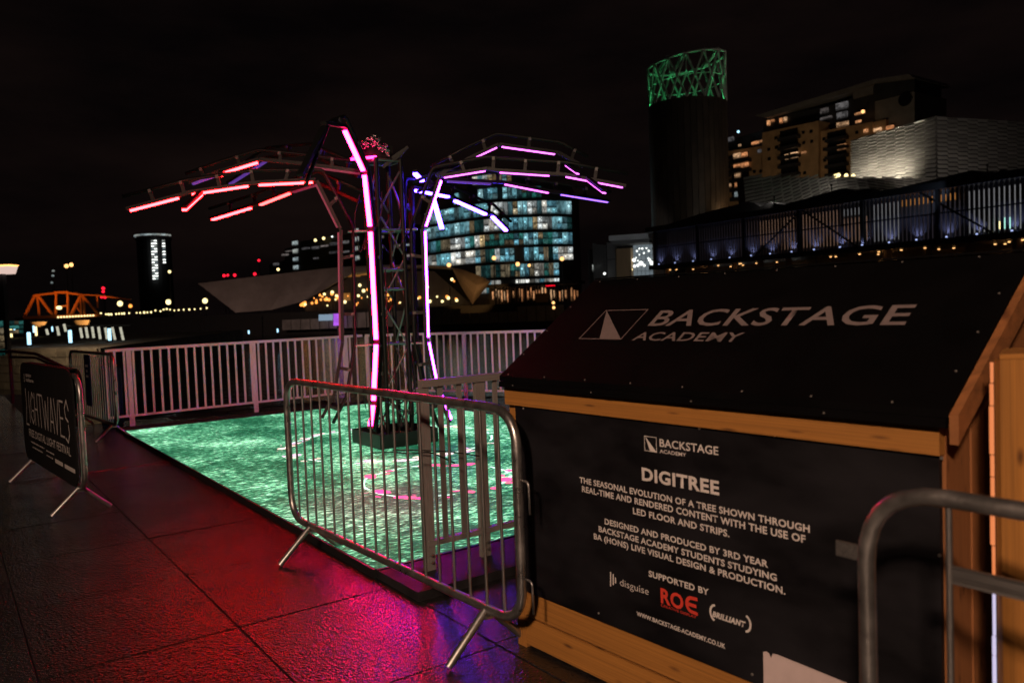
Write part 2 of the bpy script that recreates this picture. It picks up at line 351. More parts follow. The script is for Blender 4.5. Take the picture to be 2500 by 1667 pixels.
# ================================================================ LED floor
def led_mat():
    m = bpy.data.materials.new('led_grass_picture'); m.use_nodes = True; t = m.node_tree; L = t.links; bs = t.nodes['Principled BSDF']
    bs.inputs['Roughness'].default_value = .7; bs.inputs['Specular IOR Level'].default_value = .12
    tc = N_(t, 'ShaderNodeTexCoord'); P = tc.outputs['Object']
    wn = N_(t, 'ShaderNodeTexNoise'); wn.inputs['Scale'].default_value = .9; wn.inputs['Detail'].default_value = 2; L.new(P, wn.inputs[0])
    def streak(rot, sx, sy, seed, dist):
        a = N_(t, 'ShaderNodeVectorMath', operation='MULTIPLY_ADD'); L.new(wn.outputs['Color'], a.inputs[0]); a.inputs[1].default_value = (dist, dist, 0); L.new(P, a.inputs[2])
        r = N_(t, 'ShaderNodeVectorRotate', rotation_type='Z_AXIS'); r.inputs['Angle'].default_value = rot; L.new(a.outputs[0], r.inputs[0])
        mp = N_(t, 'ShaderNodeMapping'); mp.inputs['Scale'].default_value = (sx, sy, 1); mp.inputs['Location'].default_value = (seed, seed * .7, seed); L.new(r.outputs[0], mp.inputs[0])
        n = N_(t, 'ShaderNodeTexNoise'); n.inputs['Scale'].default_value = 1; n.inputs['Detail'].default_value = 2.5; n.inputs['Roughness'].default_value = .65; L.new(mp.outputs[0], n.inputs[0])
        return n.outputs[0]
    s1 = streak(.55, 9.5, 36, 3, .20); s2 = streak(-.25, 8.5, 33, 11, .22); s3 = streak(1.15, 11, 40, 23, .2); s4 = streak(.1, 16, 52, 31, .2)
    mx1 = N_(t, 'ShaderNodeMath', operation='MAXIMUM'); L.new(s1, mx1.inputs[0]); L.new(s2, mx1.inputs[1])
    mx2 = N_(t, 'ShaderNodeMath', operation='MAXIMUM'); L.new(s3, mx2.inputs[0]); L.new(s4, mx2.inputs[1])
    av = N_(t, 'ShaderNodeMath', operation='MULTIPLY_ADD'); L.new(mx2.outputs[0], av.inputs[0]); av.inputs[1].default_value = .6; L.new(mx1.outputs[0], av.inputs[2])
    lo = N_(t, 'ShaderNodeTexNoise'); lo.inputs['Scale'].default_value = 1.1; lo.inputs['Detail'].default_value = 5; L.new(P, lo.inputs[0])
    ml = N_(t, 'ShaderNodeMath', operation='MULTIPLY_ADD'); L.new(lo.outputs[0], ml.inputs[0]); ml.inputs[1].default_value = .55; L.new(av.outputs[0], ml.inputs[2])
    rp = N_(t, 'ShaderNodeValToRGB'); cr = rp.color_ramp
    mr = N_(t, 'ShaderNodeMapRange'); mr.inputs[1].default_value = 1.09; mr.inputs[2].default_value = 1.38; L.new(ml.outputs[0], mr.inputs[0]); L.new(mr.outputs[0], rp.inputs[0])
    cr.elements[0].position = .06; cr.elements[0].color = (.006, .060, .028, 1); cr.elements[1].position = .95; cr.elements[1].color = (.80, 1.0, .88, 1)
    e = cr.elements.new(.32); e.color = (.048, .25, .120, 1)
    e = cr.elements.new(.56); e.color = (.17, .52, .29, 1)
    e = cr.elements.new(.78); e.color = (.42, .82, .55, 1)
    col = rp.outputs[0]
    sx = N_(t, 'ShaderNodeSeparateXYZ'); L.new(P, sx.inputs[0])
    def dist(cx, cy):
        a = N_(t, 'ShaderNodeVectorMath', operation='SUBTRACT'); L.new(P, a.inputs[0]); a.inputs[1].default_value = (cx, cy, 0)
        b = N_(t, 'ShaderNodeVectorMath', operation='MULTIPLY'); b.inputs[1].default_value = (1, 1, 0); L.new(a.outputs[0], b.inputs[0])
        c = N_(t, 'ShaderNodeVectorMath', operation='LENGTH'); L.new(b.outputs[0], c.inputs[0]); return c.outputs['Value']
    def mixc(fac, a, colr):
        x = N_(t, 'ShaderNodeMix', data_type='RGBA'); L.new(fac, x.inputs[0]); L.new(a, x.inputs[6])
        if isinstance(colr, tuple): x.inputs[7].default_value = colr
        else: L.new(colr, x.inputs[7])
        return x.outputs[2]
    def math_(op, a, b=None, c=None):
        n = N_(t, 'ShaderNodeMath', operation=op)
        for i, v in enumerate((a, b, c)):
            if v is None: continue
            if isinstance(v, (int, float)): n.inputs[i].default_value = v
            else: L.new(v, n.inputs[i])
        return n.outputs[0]
    # pale, less saturated patch in the picture
    dp = dist(*PALE_PATCH)
    wob = math_('MULTIPLY_ADD', lo.outputs[0], 1.6, dp)
    fac = N_(t, 'ShaderNodeMapRange'); fac.inputs[1].default_value = 1.75; fac.inputs[2].default_value = 1.05; fac.inputs[3].default_value = 0; fac.inputs[4].default_value = .6; L.new(wob, fac.inputs[0])
    pale_patch = N_(t, 'ShaderNodeMix', data_type='RGBA', blend_type='MULTIPLY'); pale_patch.inputs[0].default_value = 1
    hs = N_(t, 'ShaderNodeHueSaturation'); hs.inputs['Saturation'].default_value = .25; hs.inputs['Hue'].default_value = .5; L.new(col, hs.inputs['Color'])
    L.new(hs.outputs[0], pale_patch.inputs[6]); pale_patch.inputs[7].default_value = (1.0, .86, .74, 1)
    col = mixc(fac.outputs[0], col, pale_patch.outputs[2])
    # flower rings
    for (cx, cy, r, seed) in RINGS:
        d = dist(cx, cy)
        nn = N_(t, 'ShaderNodeTexNoise'); nn.inputs['Scale'].default_value = 2.6; nn.inputs['Detail'].default_value = 1; L.new(P, nn.inputs[0])
        dd = math_('ABSOLUTE', math_('SUBTRACT', math_('MULTIPLY_ADD', nn.outputs[0], .10, d), r + .05))
        n3 = N_(t, 'ShaderNodeTexNoise'); n3.inputs['Scale'].default_value = 3.7; mp = N_(t, 'ShaderNodeMapping'); mp.inputs['Location'].default_value = (seed, 0, 0); L.new(P, mp.inputs[0]); L.new(mp.outputs[0], n3.inputs[0])
        wl = math_('MULTIPLY', math_('LESS_THAN', dd, .012), math_('GREATER_THAN', n3.outputs[0], .51))
        col = mixc(wl, col, (.62, .95, .80, 1))
        vo = N_(t, 'ShaderNodeTexVoronoi'); vo.inputs['Scale'].default_value = 7.5; L.new(mp.outputs[0], vo.inputs[0])
        pw = math_('MULTIPLY', math_('LESS_THAN', dd, .095), math_('LESS_THAN', vo.outputs['Distance'], .42))
        n4 = N_(t, 'ShaderNodeTexNoise'); n4.inputs['Scale'].default_value = 2.1; L.new(mp.outputs[0], n4.inputs[0])
        pw = math_('MULTIPLY', pw, math_('GREATER_THAN', n4.outputs[0], .47))
        pk = N_(t, 'ShaderNodeMix', data_type='RGBA'); pk.inputs[6].default_value = PETAL[seed][0]; pk.inputs[7].default_value = PETAL[seed][1]
        sp = N_(t, 'ShaderNodeSeparateColor'); L.new(vo.outputs['Color'], sp.inputs[0]); L.new(sp.outputs[0], pk.inputs[0])
        col = mixc(pw, col, pk.outputs[2])
    dk = N_(t, 'ShaderNodeMix', data_type='RGBA', blend_type='MULTIPLY'); dk.inputs[0].default_value = 1; L.new(col, dk.inputs[6]); dk.inputs[7].default_value = (.3, .3, .3, 1); L.new(dk.outputs[2], bs.inputs['Base Color'])
    L.new(col, bs.inputs['Emission Color']); bs.inputs['Emission Strength'].default_value = LEDS
    return m
LEDS = 2.0
def led_local(p):
    q = V(p) - gp(LC[0], LC[2]); return (q.dot(E2), q.dot(E1))
PETAL = {5: ((.95, .06, .30, 1), (.9, .12, .20, 1)), 9: ((.95, .70, .45, 1), (.85, .45, .85, 1))}
PALE_PATCH = led_local(gnd(935, 1235, .05))
r1 = led_local(gnd(1065, 1168, .05)); r2 = led_local((-1.34, 8.75, 0))
RINGS = [(r1[0], r1[1], .62, 5), (r2[0] - .05, r2[1], 1.12, 9)]
M['led'] = led_mat()
led = thing('led_floor', 'glowing green LED floor showing grass and pink flower rings', 'LED floor', gp(LC[0], LC[2]))
wd, ln = LC[3] - LC[2], LC[1] - LC[0]
LM = mat4(gp(LC[0], LC[2], .05), E2, E1, V((0, 0, 1)))
# E2 x E1 points up, so local axes are right-handed
me = bpy.data.meshes.new('screen'); me.from_pydata([(0, 0, 0), (wd, 0, 0), (wd, ln, 0), (0, ln, 0)], [], [(0, 1, 2, 3)]); me.materials.append(M['led'])
link(bpy.data.objects.new('screen', me), led, LM)
for a, b in (((LC[0], LC[2]), (LC[1], LC[2])), ((LC[1], LC[2]), (LC[1], LC[3])), ((LC[1], LC[3]), (LC[0], LC[3])), ((LC[0], LC[3]), (LC[0], LC[2]))):
    beam('edge_trim', gp(*a, .024), gp(*b, .024), .03, .048, M['black'], led)
M['deck'] = mat('black_deck_board', (.018, .017, .019), .6, 0, .35, 7, bump=.12, bscale=70, rvar=.1, spec=.2)
deck = thing('deck_plinth', 'low black deck strip between green floor and wooden hut', 'deck', gp(3.57, 1.95))
k = 1.93
while k < 5.9:
    prism('deck_board', [gp(3.57, k, .046), gp(4.02, k, .046), gp(4.02, k + 1.19, .046), gp(3.57, k + 1.19, .046)], (0, 0, -.06), M['deck'], deck); k += 1.2
deck2 = thing('deck_surround', 'black deck boards along the dock side of green floor', 'deck', gp(11.4, 2))
for k in range(4):
    prism('deck_board', [gp(11.38, 1.93 + k * 1.05, .03), gp(11.95, 1.93 + k * 1.05, .03), gp(11.95, 2.97 + k * 1.05, .03), gp(11.38, 2.97 + k * 1.05, .03)], (0, 0, -.045), M['deck'], deck2)
# ================================================================ LED tree
T = V((-1.34, 8.75, 0))
LEDC = {
 'led_red': (100, .66, .80), 'led_pink': (112, .80, 10), 'led_hot': (24, .50, .50), 'led_mag': (4.2, .55, 4.4),
 'led_orchid': (20, 1.2, 56), 'led_violet': (.9, .36, 3.2), 'led_white': (5, 1.7, 64), 'led_glow': (30, .3, 4), 'led_dim': (.17, .010, .035), 'led_dimv': (.09, .03, .26)}
for k, c in LEDC.items(): M[k] = emit(k, c, 1.0)
tree = thing('led_tree', 'tall black truss tree with glowing pink, violet and white LED branches', 'light sculpture', (T.x, T.y, .05))
# base tray
tc_ = gp(0, 0) + V((-1.32, 8.66, 0)); ts = .34
def trp(a, b, z): return tc_ + E1 * a + E2 * b + V((0, 0, z))
for (a0, b0), (a1, b1) in (((-ts, -ts), (ts, -ts)), ((ts, -ts), (ts, ts)), ((ts, ts), (-ts, ts)), ((-ts, ts), (-ts, -ts))):
    beam('tray_side', trp(a0, b0, .13), trp(a1, b1, .13), .016, .15, M['black'], tree)
beam('tray_floor', trp(-ts + .01, 0, .066), trp(ts - .01, 0, .066), ts * 2 - .02, .02, M['black_metal'], tree)
# central truss
hw = .145
crn = [T + E1 * a + E2 * b for a, b in ((-hw, -hw), (hw, -hw), (hw, hw), (-hw, hw))]
for c in crn: rod('truss_chord', c + V((0, 0, .07)), c + V((0, 0, 3.12)), .025, M['black_metal'], tree)
for i in range(4):
    a, b = crn[i], crn[(i + 1) % 4]
    z = .15; f = 0
    while z < 3.0:
        p, q = (a, b) if f % 2 == 0 else (b, a)
        rod('truss_lacing', p + V((0, 0, z)), q + V((0, 0, z + .46)), .011, M['alu'], tree, 8); z += .48; f += 1
    for z in (.12, 1.13, 1.72, 1.93, 2.36, 3.1):
        rod('truss_rung', a + V((0, 0, z)), b + V((0, 0, z)), .014, M['alu'], tree, 8)
M['grey_clamp'] = mat('grey_clamp', (.10, .10, .10), .5, .5, .2, 20)
def polar(az): a = math.radians(az); return V((math.cos(a), math.sin(a), 0))
def sc_rz(r, z): return r * .98, 1.5 + (z - 1.5) * .98
def led_strip(p, q, nrm, mname, parent, w=.044, thk=None):
    """twin rows of LEDs in a slim channel, face along nrm"""
    p, q = V(p), V(q); c, x, y, z, L = frame(p, q, nrm)
    if mname == 'led_white': w = .052
    if mname in ('led_mag', 'led_violet'): w = .034
    thk = thk or {'led_mag': .010, 'led_violet': .010, 'led_white': .022, 'led_orchid': .016}.get(mname, .019)
    vs = []; fs = []
    for s in (-1, 1):
        o = y * (s * w * .26); hwid = y * (w * .20); 
        b = len(vs)
        for e in (p, q):
            for (u, v) in ((-1, 0), (1, 0), (1, 1), (-1, 1)):
                vs.append(e + o + hwid * u + z * (thk * v))
        fs += [(b, b + 1, b + 2, b + 3), (b + 7, b + 6, b + 5, b + 4)] + [(b + i, b + 4 + i, b + 4 + (i + 1) % 4, b + (i + 1) % 4) for i in range(4)]
    return mesh_ob('led_strip', vs, fs, M[mname], parent)
def arm(az, pts, lit, gap=.15, chord=True, tubes=True, casing=True, start_chord=0):
    """pts: (r,z) line that carries the LEDs; lit: {segment index: colour}"""
    d = polar(az); tang = V((-d.y, d.x, 0)); P = []
    for r, z in pts:
        r, z = sc_rz(r, z); P.append(T + d * r + V((0, 0, z)))
    nr = []
    for i in range(len(P) - 1):
        s = (P[i + 1] - P[i]).normalized(); n = tang.cross(s)          # normal in the arm's plane
        if n.dot(d) + (-n.z) < 0: n = -n                               # LEDs look outward / down
        nr.append(n)
    # outer casing tube carrying the strips is the part; strips hang below it
    offs = []
    for i in range(len(P)):
        n = nr[min(i, len(nr) - 1)] + nr[max(i - 1, 0)]; n.normalize(); offs.append(n)
    CH = [P[i] - offs[i] * gap for i in range(len(P))]
    a_ob = pipe('arm', fillet(CH, .05, 3), .019, M['black_metal'], tree, n=8)
    for i in range(len(P) - 1):
        beam('led_channel', P[i] - nr[i] * .018, P[i + 1] - nr[i] * .018, .062, .034, M['black_metal'], a_ob, up=nr[i])
        if i in lit:
            g = min(.03, (P[i + 1] - P[i]).length * .1); s = (P[i + 1] - P[i]).normalized()
            led_strip(P[i] + s * g, P[i + 1] - s * g, nr[i], lit[i], a_ob)
        nb = max(1, int((P[i + 1] - P[i]).length / .42))
        for k in range(nb):
            f = (k + .5) / nb; a = P[i].lerp(P[i + 1], f) - nr[i] * .03; b = CH[i].lerp(CH[i + 1], f)
            beam('bracket', a, b, .02, .035, M['black_metal'], a_ob)
            for sgn in (-1, 1): beam('clamp', b + tang * .03 * sgn, b + tang * .03 * sgn + offs[i] * .035, .012, .03, M['grey_clamp'], a_ob)
    return a_ob, P
root = [(.66, .22), (.51, .64), (.43, 1.145)]
armA, _ = arm(-105, [(.61, .26), (.50, .51), (.36, 1.155), (.38, 2.365), (.47, 2.955), (.90, 3.33), (1.32, 3.27), (1.82, 2.74)],
    {0: 'led_pink', 1: 'led_pink', 2: 'led_pink', 3: 'led_pink', 4: 'led_pink'}, .13)
armB, _ = arm(190, [(.80, .34), (.65, .60), (.54, 1.16), (.50, 2.40), (.73, 2.93), (1.36, 2.905), (1.41, 2.90), (2.05, 2.81), (2.13, 2.785), (2.68, 2.645)],
    {2: 'led_dim', 3: 'led_dim', 4: 'led_red', 6: 'led_red', 8: 'led_red'})
armC, _ = arm(150, [(.36, 2.72), (.97, 3.0), (1.40, 2.95), (1.96, 2.85), (2.07, 2.835), (2.84, 2.745)], {1: 'led_dim', 2: 'led_hot', 4: 'led_red'}, .14)
armH, _ = arm(182, [(.22, 3.02), (.90, 3.13), (1.34, 3.19), (1.78, 3.07), (2.12, 2.96)], {2: 'led_red', 0: 'led_dim', 3: 'led_dimv'}, .12)
armI, _ = arm(146, [(.36, 3.0), (1.15, 3.36), (1.9, 3.42), (2.7, 3.2)], {2: 'led_dimv'}, .14)
armD, _ = arm(-5, root + [(.445, 2.38), (.66, 2.93), (1.18, 2.985), (1.28, 2.96), (1.88, 2.89), (2.0, 2.88), (2.67, 2.72)],
    {0: 'led_orchid', 1: 'led_orchid', 2: 'led_orchid', 3: 'led_orchid', 4: 'led_mag', 6: 'led_mag', 8: 'led_mag'})
armE, _ = arm(5, [(.60, 2.95), (1.02, 3.16), (1.31, 3.285), (1.97, 3.18), (2.25, 3.02)], {1: 'led_mag', 2: 'led_mag'}, .14)
armF, _ = arm(22, [(.40, 2.8), (.72, 2.95), (1.31, 2.93), (1.43, 2.93), (2.05, 2.83), (2.16, 2.82), (2.86, 2.73)], {1: 'led_dimv', 3: 'led_mag', 5: 'led_violet'}, .13)
armG, _ = arm(52, [(.66, .22), (.51, .64), (.43, 1.145), (.44, 2.38), (.46, 2.88), (1.10, 2.85), (1.16, 2.82), (1.80, 2.68), (1.88, 2.68), (2.22, 2.48)],
    {4: 'led_white', 6: 'led_white', 8: 'led_white'}, .15)
def twig(parent, p, q, mname):
    p, q = V(p), V(q); n = V((0, -.4, -1)).normalized()
    beam('twig', p + V((0, 0, .02)), q + V((0, 0, .02)), .05, .03, M['black_metal'], parent, up=n); led_strip(p, q, n, mname, parent, .045)
twig(armB, at(490, 474, 8.3), at(449, 511, 7.75), 'led_red')
twig(armD, at(1435, 440, 8.4), at(1476, 471, 7.8), 'led_mag')
twig(armE, at(1383, 404, 8.7), at(1411, 424, 8.4), 'led_mag')
twig(armG, at(1058, 484, 9.0), at(1079, 556, 9.4), 'led_white')
twig(armG, at(1013, 422, 8.9), at(1031, 440, 9.2), 'led_white')
twig(armH, at(545, 423, 8.7), at(538, 427, 8.5), 'led_red')
# tie rings between truss and stalks, cables, hoist with its chain
for z in (1.12, 2.36):
    for az, r in ((-105, .3), (190, .4), (-5, .36), (52, .36)):
        d = polar(az); rod('tie_bar', T + d * .12 + V((0, 0, z)), T + d * r + V((0, 0, z)), .013, M['alu'], tree, 8)
for i in range(9):
    az = random.uniform(0, 360); d = polar(az); d2 = polar(az + random.uniform(-80, 80))
    p = [T + d * .30 + V((0, 0, random.uniform(.15, 1.1))), T + d * .33 + V((0, 0, .6)), T + d2 * .36 + V((0, 0, random.uniform(.1, .5))), T + d2 * .28 + V((0, 0, random.uniform(.4, 2.2)))]
    pipe('cable', fillet(p, .25, 5), .006, M['rubber'], tree, n=6)
for i in range(5):
    d = polar(i * 70 + 20); d2 = polar(i * 70 + 65)
    pipe('cable', fillet([T + d * .25 + V((0, 0, 2.3)), T + d * .33 + V((0, 0, 2.1)), T + d2 * .34 + V((0, 0, 2.5)), T + d2 * .26 + V((0, 0, 2.75))], .2, 5), .006, M['rubber'], tree, n=6)
hz = T + V((0, 0, 3.13)); M['chain'] = mat('bright_steel_chain', (.6, .58, .58), .22, 1, .1, 20)
hoist = beam('hoist_motor', hz + V((-.20, -.10, .03)), hz + V((.10, .02, .05)), .16, .17, M['black_metal'], tree)
for i in range(46):
    f = i / 45; c = hz + V((-.27 + .36 * f + random.uniform(-.02, .02), -.18 + random.uniform(-.05, .05), .05 + .13 * math.sin(f * 3.1) + random.uniform(-.05, .05)))
    a = random.uniform(0, 6.3); u = V((math.cos(a), 0, math.sin(a))); v = V((-math.sin(a) * .5, .8, math.cos(a) * .5)).normalized()
    pipe('chain_link', [c + u * (.028 * math.cos(k * 1.0472)) + v * (.018 * math.sin(k * 1.0472)) for k in range(6)], .006, M['chain'], hoist, True, 5)
for i in range(5):
    p = hz + V((.02 + .02 * i, -.1, -.1 + .02 * i)); beam('fan_blade', p, p + V((.2, .02, .13)), .012, .03, M['black_metal'], tree)

# back-facing strip inside the head of the front arm, shining on the hoist
led_strip(hz + V((-.30, -.20, -.03)), hz + V((-.03, -.17, -.01)), UZ if 'UZ' in globals() else V((0, 0, 1)), 'led_glow', armA)
# ================================================================ balustrades
def balustrade(name, label, A, B, z0=0.0, h=1.1, post_s=(), pick=.12, post_base=None, mt='galv_fence'):
    A, B = V((*A, 0)), V((*B, 0)); d = (B - A); L = d.length; d.normalize()
    th = thing(name, label, 'fence', (A.x, A.y, z0))
    beam('top_rail', A + V((0, 0, z0 + h - .02)), B + V((0, 0, z0 + h - .02)), .05, .04, M[mt], th)
    beam('bottom_rail', A + V((0, 0, z0 + .15)), B + V((0, 0, z0 + .15)), .04, .03, M[mt], th)
    n = int(L / pick)
    for i in range(n + 1):
        s = i * pick
        if any(abs(s - p) < .04 for p in post_s): continue
        p = A + d * s; beam('picket', p + V((0, 0, z0 + .16)), p + V((0, 0, z0 + h - .04)), .012, .030, M[mt], th, up=d)
    for s in post_s:
        p = A + d * s
        beam('post', p + V((0, 0, post_base if post_base is not None else z0)), p + V((0, 0, z0 + h - .041)), .028, .066, M[mt], th, up=d)
        for zz in (.05, .09): rod('bolt', p + d.cross(V((0, 0, 1))) * .02 + V((0, 0, z0 + zz)), p + d.cross(V((0, 0, 1))) * .035 + V((0, 0, z0 + zz)), .008, M['screw'], th, 6)
    return th
FL = V((-5.381, 11.152, 0)); FD = V((.781, .625, 0)).normalized()
a = FL - FD * .30; b = FL + FD * 3.65
balustrade('steel_balustrade', 'galvanised balustrade along the dock, running left from behind the LED tree', (a.x, a.y), (b.x, b.y), post_s=(.30, 2.08, 3.64))
balustrade('steel_balustrade', 'galvanised balustrade along the dock between LED tree and wooden hut', (b.x + .07, b.y - .03), (2.9, 11.45), post_s=(.02, 1.8, 3.6, 5.4))
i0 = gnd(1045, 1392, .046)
balustrade('steel_balustrade', 'short purple-lit balustrade on black deck beside the hut corner', (i0.x, i0.y), tuple((i0 + E2 * 2.2).xy), z0=.046, h=1.06, post_s=(.012, .385, 1.6), pick=.124, mt='fence_shaded')
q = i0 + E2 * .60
beam('brace', q + V((0, 0, .95)), q + E2 * .25 - E1 * .05 + V((0, 0, .06)), .03, .035, M['fence_shaded'], bpy.data.objects['steel_balustrade.002'])
# ================================================================ crowd barriers
def barrier(label, P, Q, ext=(.19, .18), hooks=True, r=.0205, bar_r=.0068, pitch=.125, feet=.21, legs=True, h=1.1, name='crowd_barrier'):
    P, Q = V((*P, 0)), V((*Q, 0)); d = (Q - P).normalized(); n = V((d.y, -d.x, 0))
    A, B = P - d * ext[0], Q + d * ext[1]; L = (B - A).length
    th = thing(name, label, 'barrier', A)
    zb, zt = .205, h - r
    cor = [A + V((0, 0, zb)), B + V((0, 0, zb)), B + V((0, 0, zt)), A + V((0, 0, zt))]
    pipe('frame', fillet(cor, .17, 7, True), r, M['galv'], th, True, 12)
    k = int(round(L / pitch))
    for i in range(1, k):
        p = A + d * (L * i / k)
        e = .0
        if i in (1, k - 1): e = .012
        rod('bar', p + V((0, 0, zb + e)), p + V((0, 0, zt - e)), bar_r, M['galv'], th, 8)
    if legs:
        for c in (P, Q):
            for s in (-1, 1):
                g0 = c + V((0, 0, zb - .005)) + n * .01 * s; g1 = c + n * feet * s + V((0, 0, .012))
                rod('leg', g0, g1, .0175, M['galv'], th, 10)
            beam('leg_plate', c + V((0, 0, zb - .03)) - d * .03, c + V((0, 0, zb - .03)) + d * .03, .05, .012, M['galv'], th)
    if hooks:
        for z in (.40, .80):
            o = B + V((0, 0, z))
            pipe('hook', fillet([o + d * r * .6 + V((0, 0, .0)), o + d * (r + .045), o + d * (r + .047) + V((0, 0, -.13))], .02, 4), .005, M['galv'], th, n=8)
            o = A + V((0, 0, z))
            beam('eye_plate', o - d * (r + .022), o - d * r * .5, .012, .04, M['galv'], th)
    return th, A, B, d, n, L
barrier('galvanised crowd barrier standing in front of the LED tree', (-1.262, 4.791), (-.150, 3.364), ext=(.29, .25))
thB, bA, bB, bd, bn, bL = barrier('galvanised crowd barrier wrapped in black festival banner', (-4.62, 7.58), (-3.43, 6.20), pitch=.13)
thS, sA, sB, sd, sn, sL = barrier('galvanised crowd barrier carrying a narrow blue sign', (-6.25, 11.32), (-5.0, 9.87), pitch=.105)
barrier('galvanised crowd barrier close in front of the hut text board', (.835, 1.60), (2.1, -.05), ext=(.135, .2), hooks=False, r=.0185, pitch=.17)
rb = bpy.data.objects['crowd_barrier.003']
_p = V((.835, 1.60, 0)); _d = (V((2.1, -.05, 0)) - _p).normalized(); _a = _p - _d * .135
beam('coupling_tab', _a + V((0, 0, .93)) - _d * .07, _a + V((0, 0, .93)) - _d * .012, .006, .034, M['galv'], rb)
beam('mid_bar', _a + V((0, 0, .93)) + _d * .17, _a + V((0, 0, .93)) + _d * 2.3, .006, .036, M['galv'], rb)
# black cable ties joining barrier and balustrade
for k, pts in enumerate(([(905, 1105, 4.3), (960, 1103, 4.2), (1005, 1108, 4.1), (1050, 1102, 4.2), (1110, 1130, 4.3)], [(958, 1098, 4.2), (1030, 1099, 4.25), (1100, 1102, 4.35), (1170, 1113, 4.5)])):
    tag(pipe('cable_tie', fillet([at(*p) for p in pts], .05, 3), .0035, M['rubber'], n=6), ('long' if k else 'loose') + ' black cable tie joining crowd barrier bars to the purple-lit balustrade' + ('' if k else ', tail bent down'), 'cable tie')
# ================================================================ lettering
def letters(body, origin, xd, yd, s0, s1, base, cap, m, parent, bold=0.0, name='lettering', shear=0.0, lift=.002, spacing=1.0):
    cu = bpy.data.curves.new('text', 'FONT'); cu.body = body; cu.size = 1; cu.resolution_u = 3; cu.offset = bold; cu.shear = shear; cu.space_character = spacing + max(0, bold) * 2.2
    to = bpy.data.objects.new('text', cu)
    me = bpy.data.meshes.new_from_object(to); bpy.data.objects.remove(to); bpy.data.curves.remove(cu)
    xs = [v.co.x for v in me.vertices]; x0, x1 = min(xs), max(xs)
    # cap height of the built-in face
    capu = .729; nrm = xd.cross(yd)
    W0 = W[parent].to_translation() if parent else V((0, 0, 0))
    for v in me.vertices:
        u = s0 + (v.co.x - x0) / (x1 - x0) * (s1 - s0); w = base + v.co.y / capu * cap
        v.co = origin + xd * u + yd * w + nrm * lift - W0
    me.name = name; me.materials.clear(); me.materials.append(m)
    return link(bpy.data.objects.new(name, me), parent, Matrix.Translation(W0))
def flat(name, pts2, origin, xd, yd, m, parent, lift=.002):
    nrm = xd.cross(yd)
    return mesh_ob(name, [origin + xd * u + yd * w + nrm * lift for u, w in pts2], [tuple(range(len(pts2)))], m, parent)
def stroke(name, pts2, wid, origin, xd, yd, m, parent, closed=False, lift=.002):
    """flat line of constant width through 2-D points"""
    vs = []; fs = []; nrm = xd.cross(yd); N = len(pts2)
    for i in range(N if closed else N - 1):
        (a, b), (c, d) = pts2[i], pts2[(i + 1) % N]; l = math.hypot(c - a, d - b) or 1e-6; ox, oy = -(d - b) / l * wid / 2, (c - a) / l * wid / 2
        k = len(vs); ex, ey = (c - a) / l * wid * .4, (d - b) / l * wid * .4
        for u, w in ((a + ox - ex, b + oy - ey), (a - ox - ex, b - oy - ey), (c - ox + ex, d - oy + ey), (c + ox + ex, d + oy + ey)):
            vs.append(origin + xd * u + yd * w + nrm * (lift + i * 2e-5))
        fs.append((k, k + 1, k + 2, k + 3))
    return mesh_ob(name, vs, fs, m, parent)
# ================================================================ wooden hut
HO = V((-.005, 3.469, 0)); HS = V((.623, -.782, 0)); HM = V((.782, .623, 0)); UZ = V((0, 0, 1))
def hp(s, w, z): return HO + HS * s + HM * w + UZ * z
hut = thing('wooden_hut', 'low timber control hut with black pitched roof and printed front board', 'hut', hp(.9, .5, 0))
def hbox(name, s0, s1, w0, w1, z0, z1, m, parent=None):
    c = hp((s0 + s1) / 2, (w0 + w1) / 2, (z0 + z1) / 2)
    return link(bpy.data.objects.new(name, unit_box(m)), parent or hut, mat4(c, HS * (s1 - s0), HM * (w1 - w0), UZ * (z1 - z0)))
def vbox(name, s0, s1, w0, w1, z0, z1, m, parent=None):     # long axis vertical (grain upwards)
    c = hp((s0 + s1) / 2, (w0 + w1) / 2, (z0 + z1) / 2)
    return link(bpy.data.objects.new(name, unit_box(m)), parent or hut, mat4(c, UZ * (z1 - z0), HS * (s1 - s0), HM * (w1 - w0)))
for i, (za, zb_) in enumerate(((.008, .132), (.136, .262), (.266, .40), (.404, .54), (.544, .68), (.684, .82), (.824, .96), (.964, 1.07))):
    pl = prism('plank', [hp(.045, .002, za), hp(.045, -.012, za + .012), hp(.045, -.004, zb_), hp(.045, .02, zb_), hp(.045, .02, za)], HS * 1.72, M['timber'], hut)
# planks have their own long axis: give them object coordinates along the board
for o in [o for o in hut.children if o.name.startswith('plank')]:
    me = o.data; R3 = mat4(V((0, 0, 0)), HS, HM, UZ).to_3x3()
    W0 = W[o].to_translation(); c = sum((v.co for v in me.vertices), V((0, 0, 0))) / len(me.vertices)
    for v in me.vertices:
        l = R3.transposed() @ (v.co - c); v.co = V((l.x / 1.72, l.y / .13, l.z / .13))
    m4 = mat4(W0 + c, HS * 1.72, HM * .13, UZ * .13)
    o.matrix_basis = m4; W[o] = m4; o.matrix_parent_inverse = W[hut].inverted()
vbox('corner_post', -.012, .044, -.012, .05, 0, 1.145, M['timber'])
vbox('corner_post', 1.766, 1.81, -.012, .05, 0, 1.145, M['timber_dark'])
beamo = hbox('top_beam', .0, 1.808, -.046, -.0005, 1.072, 1.150, M['timber'])
hbox('back_wall', .0, 1.80, 1.02, 1.05, 0, 1.1, M['timber_dark'])
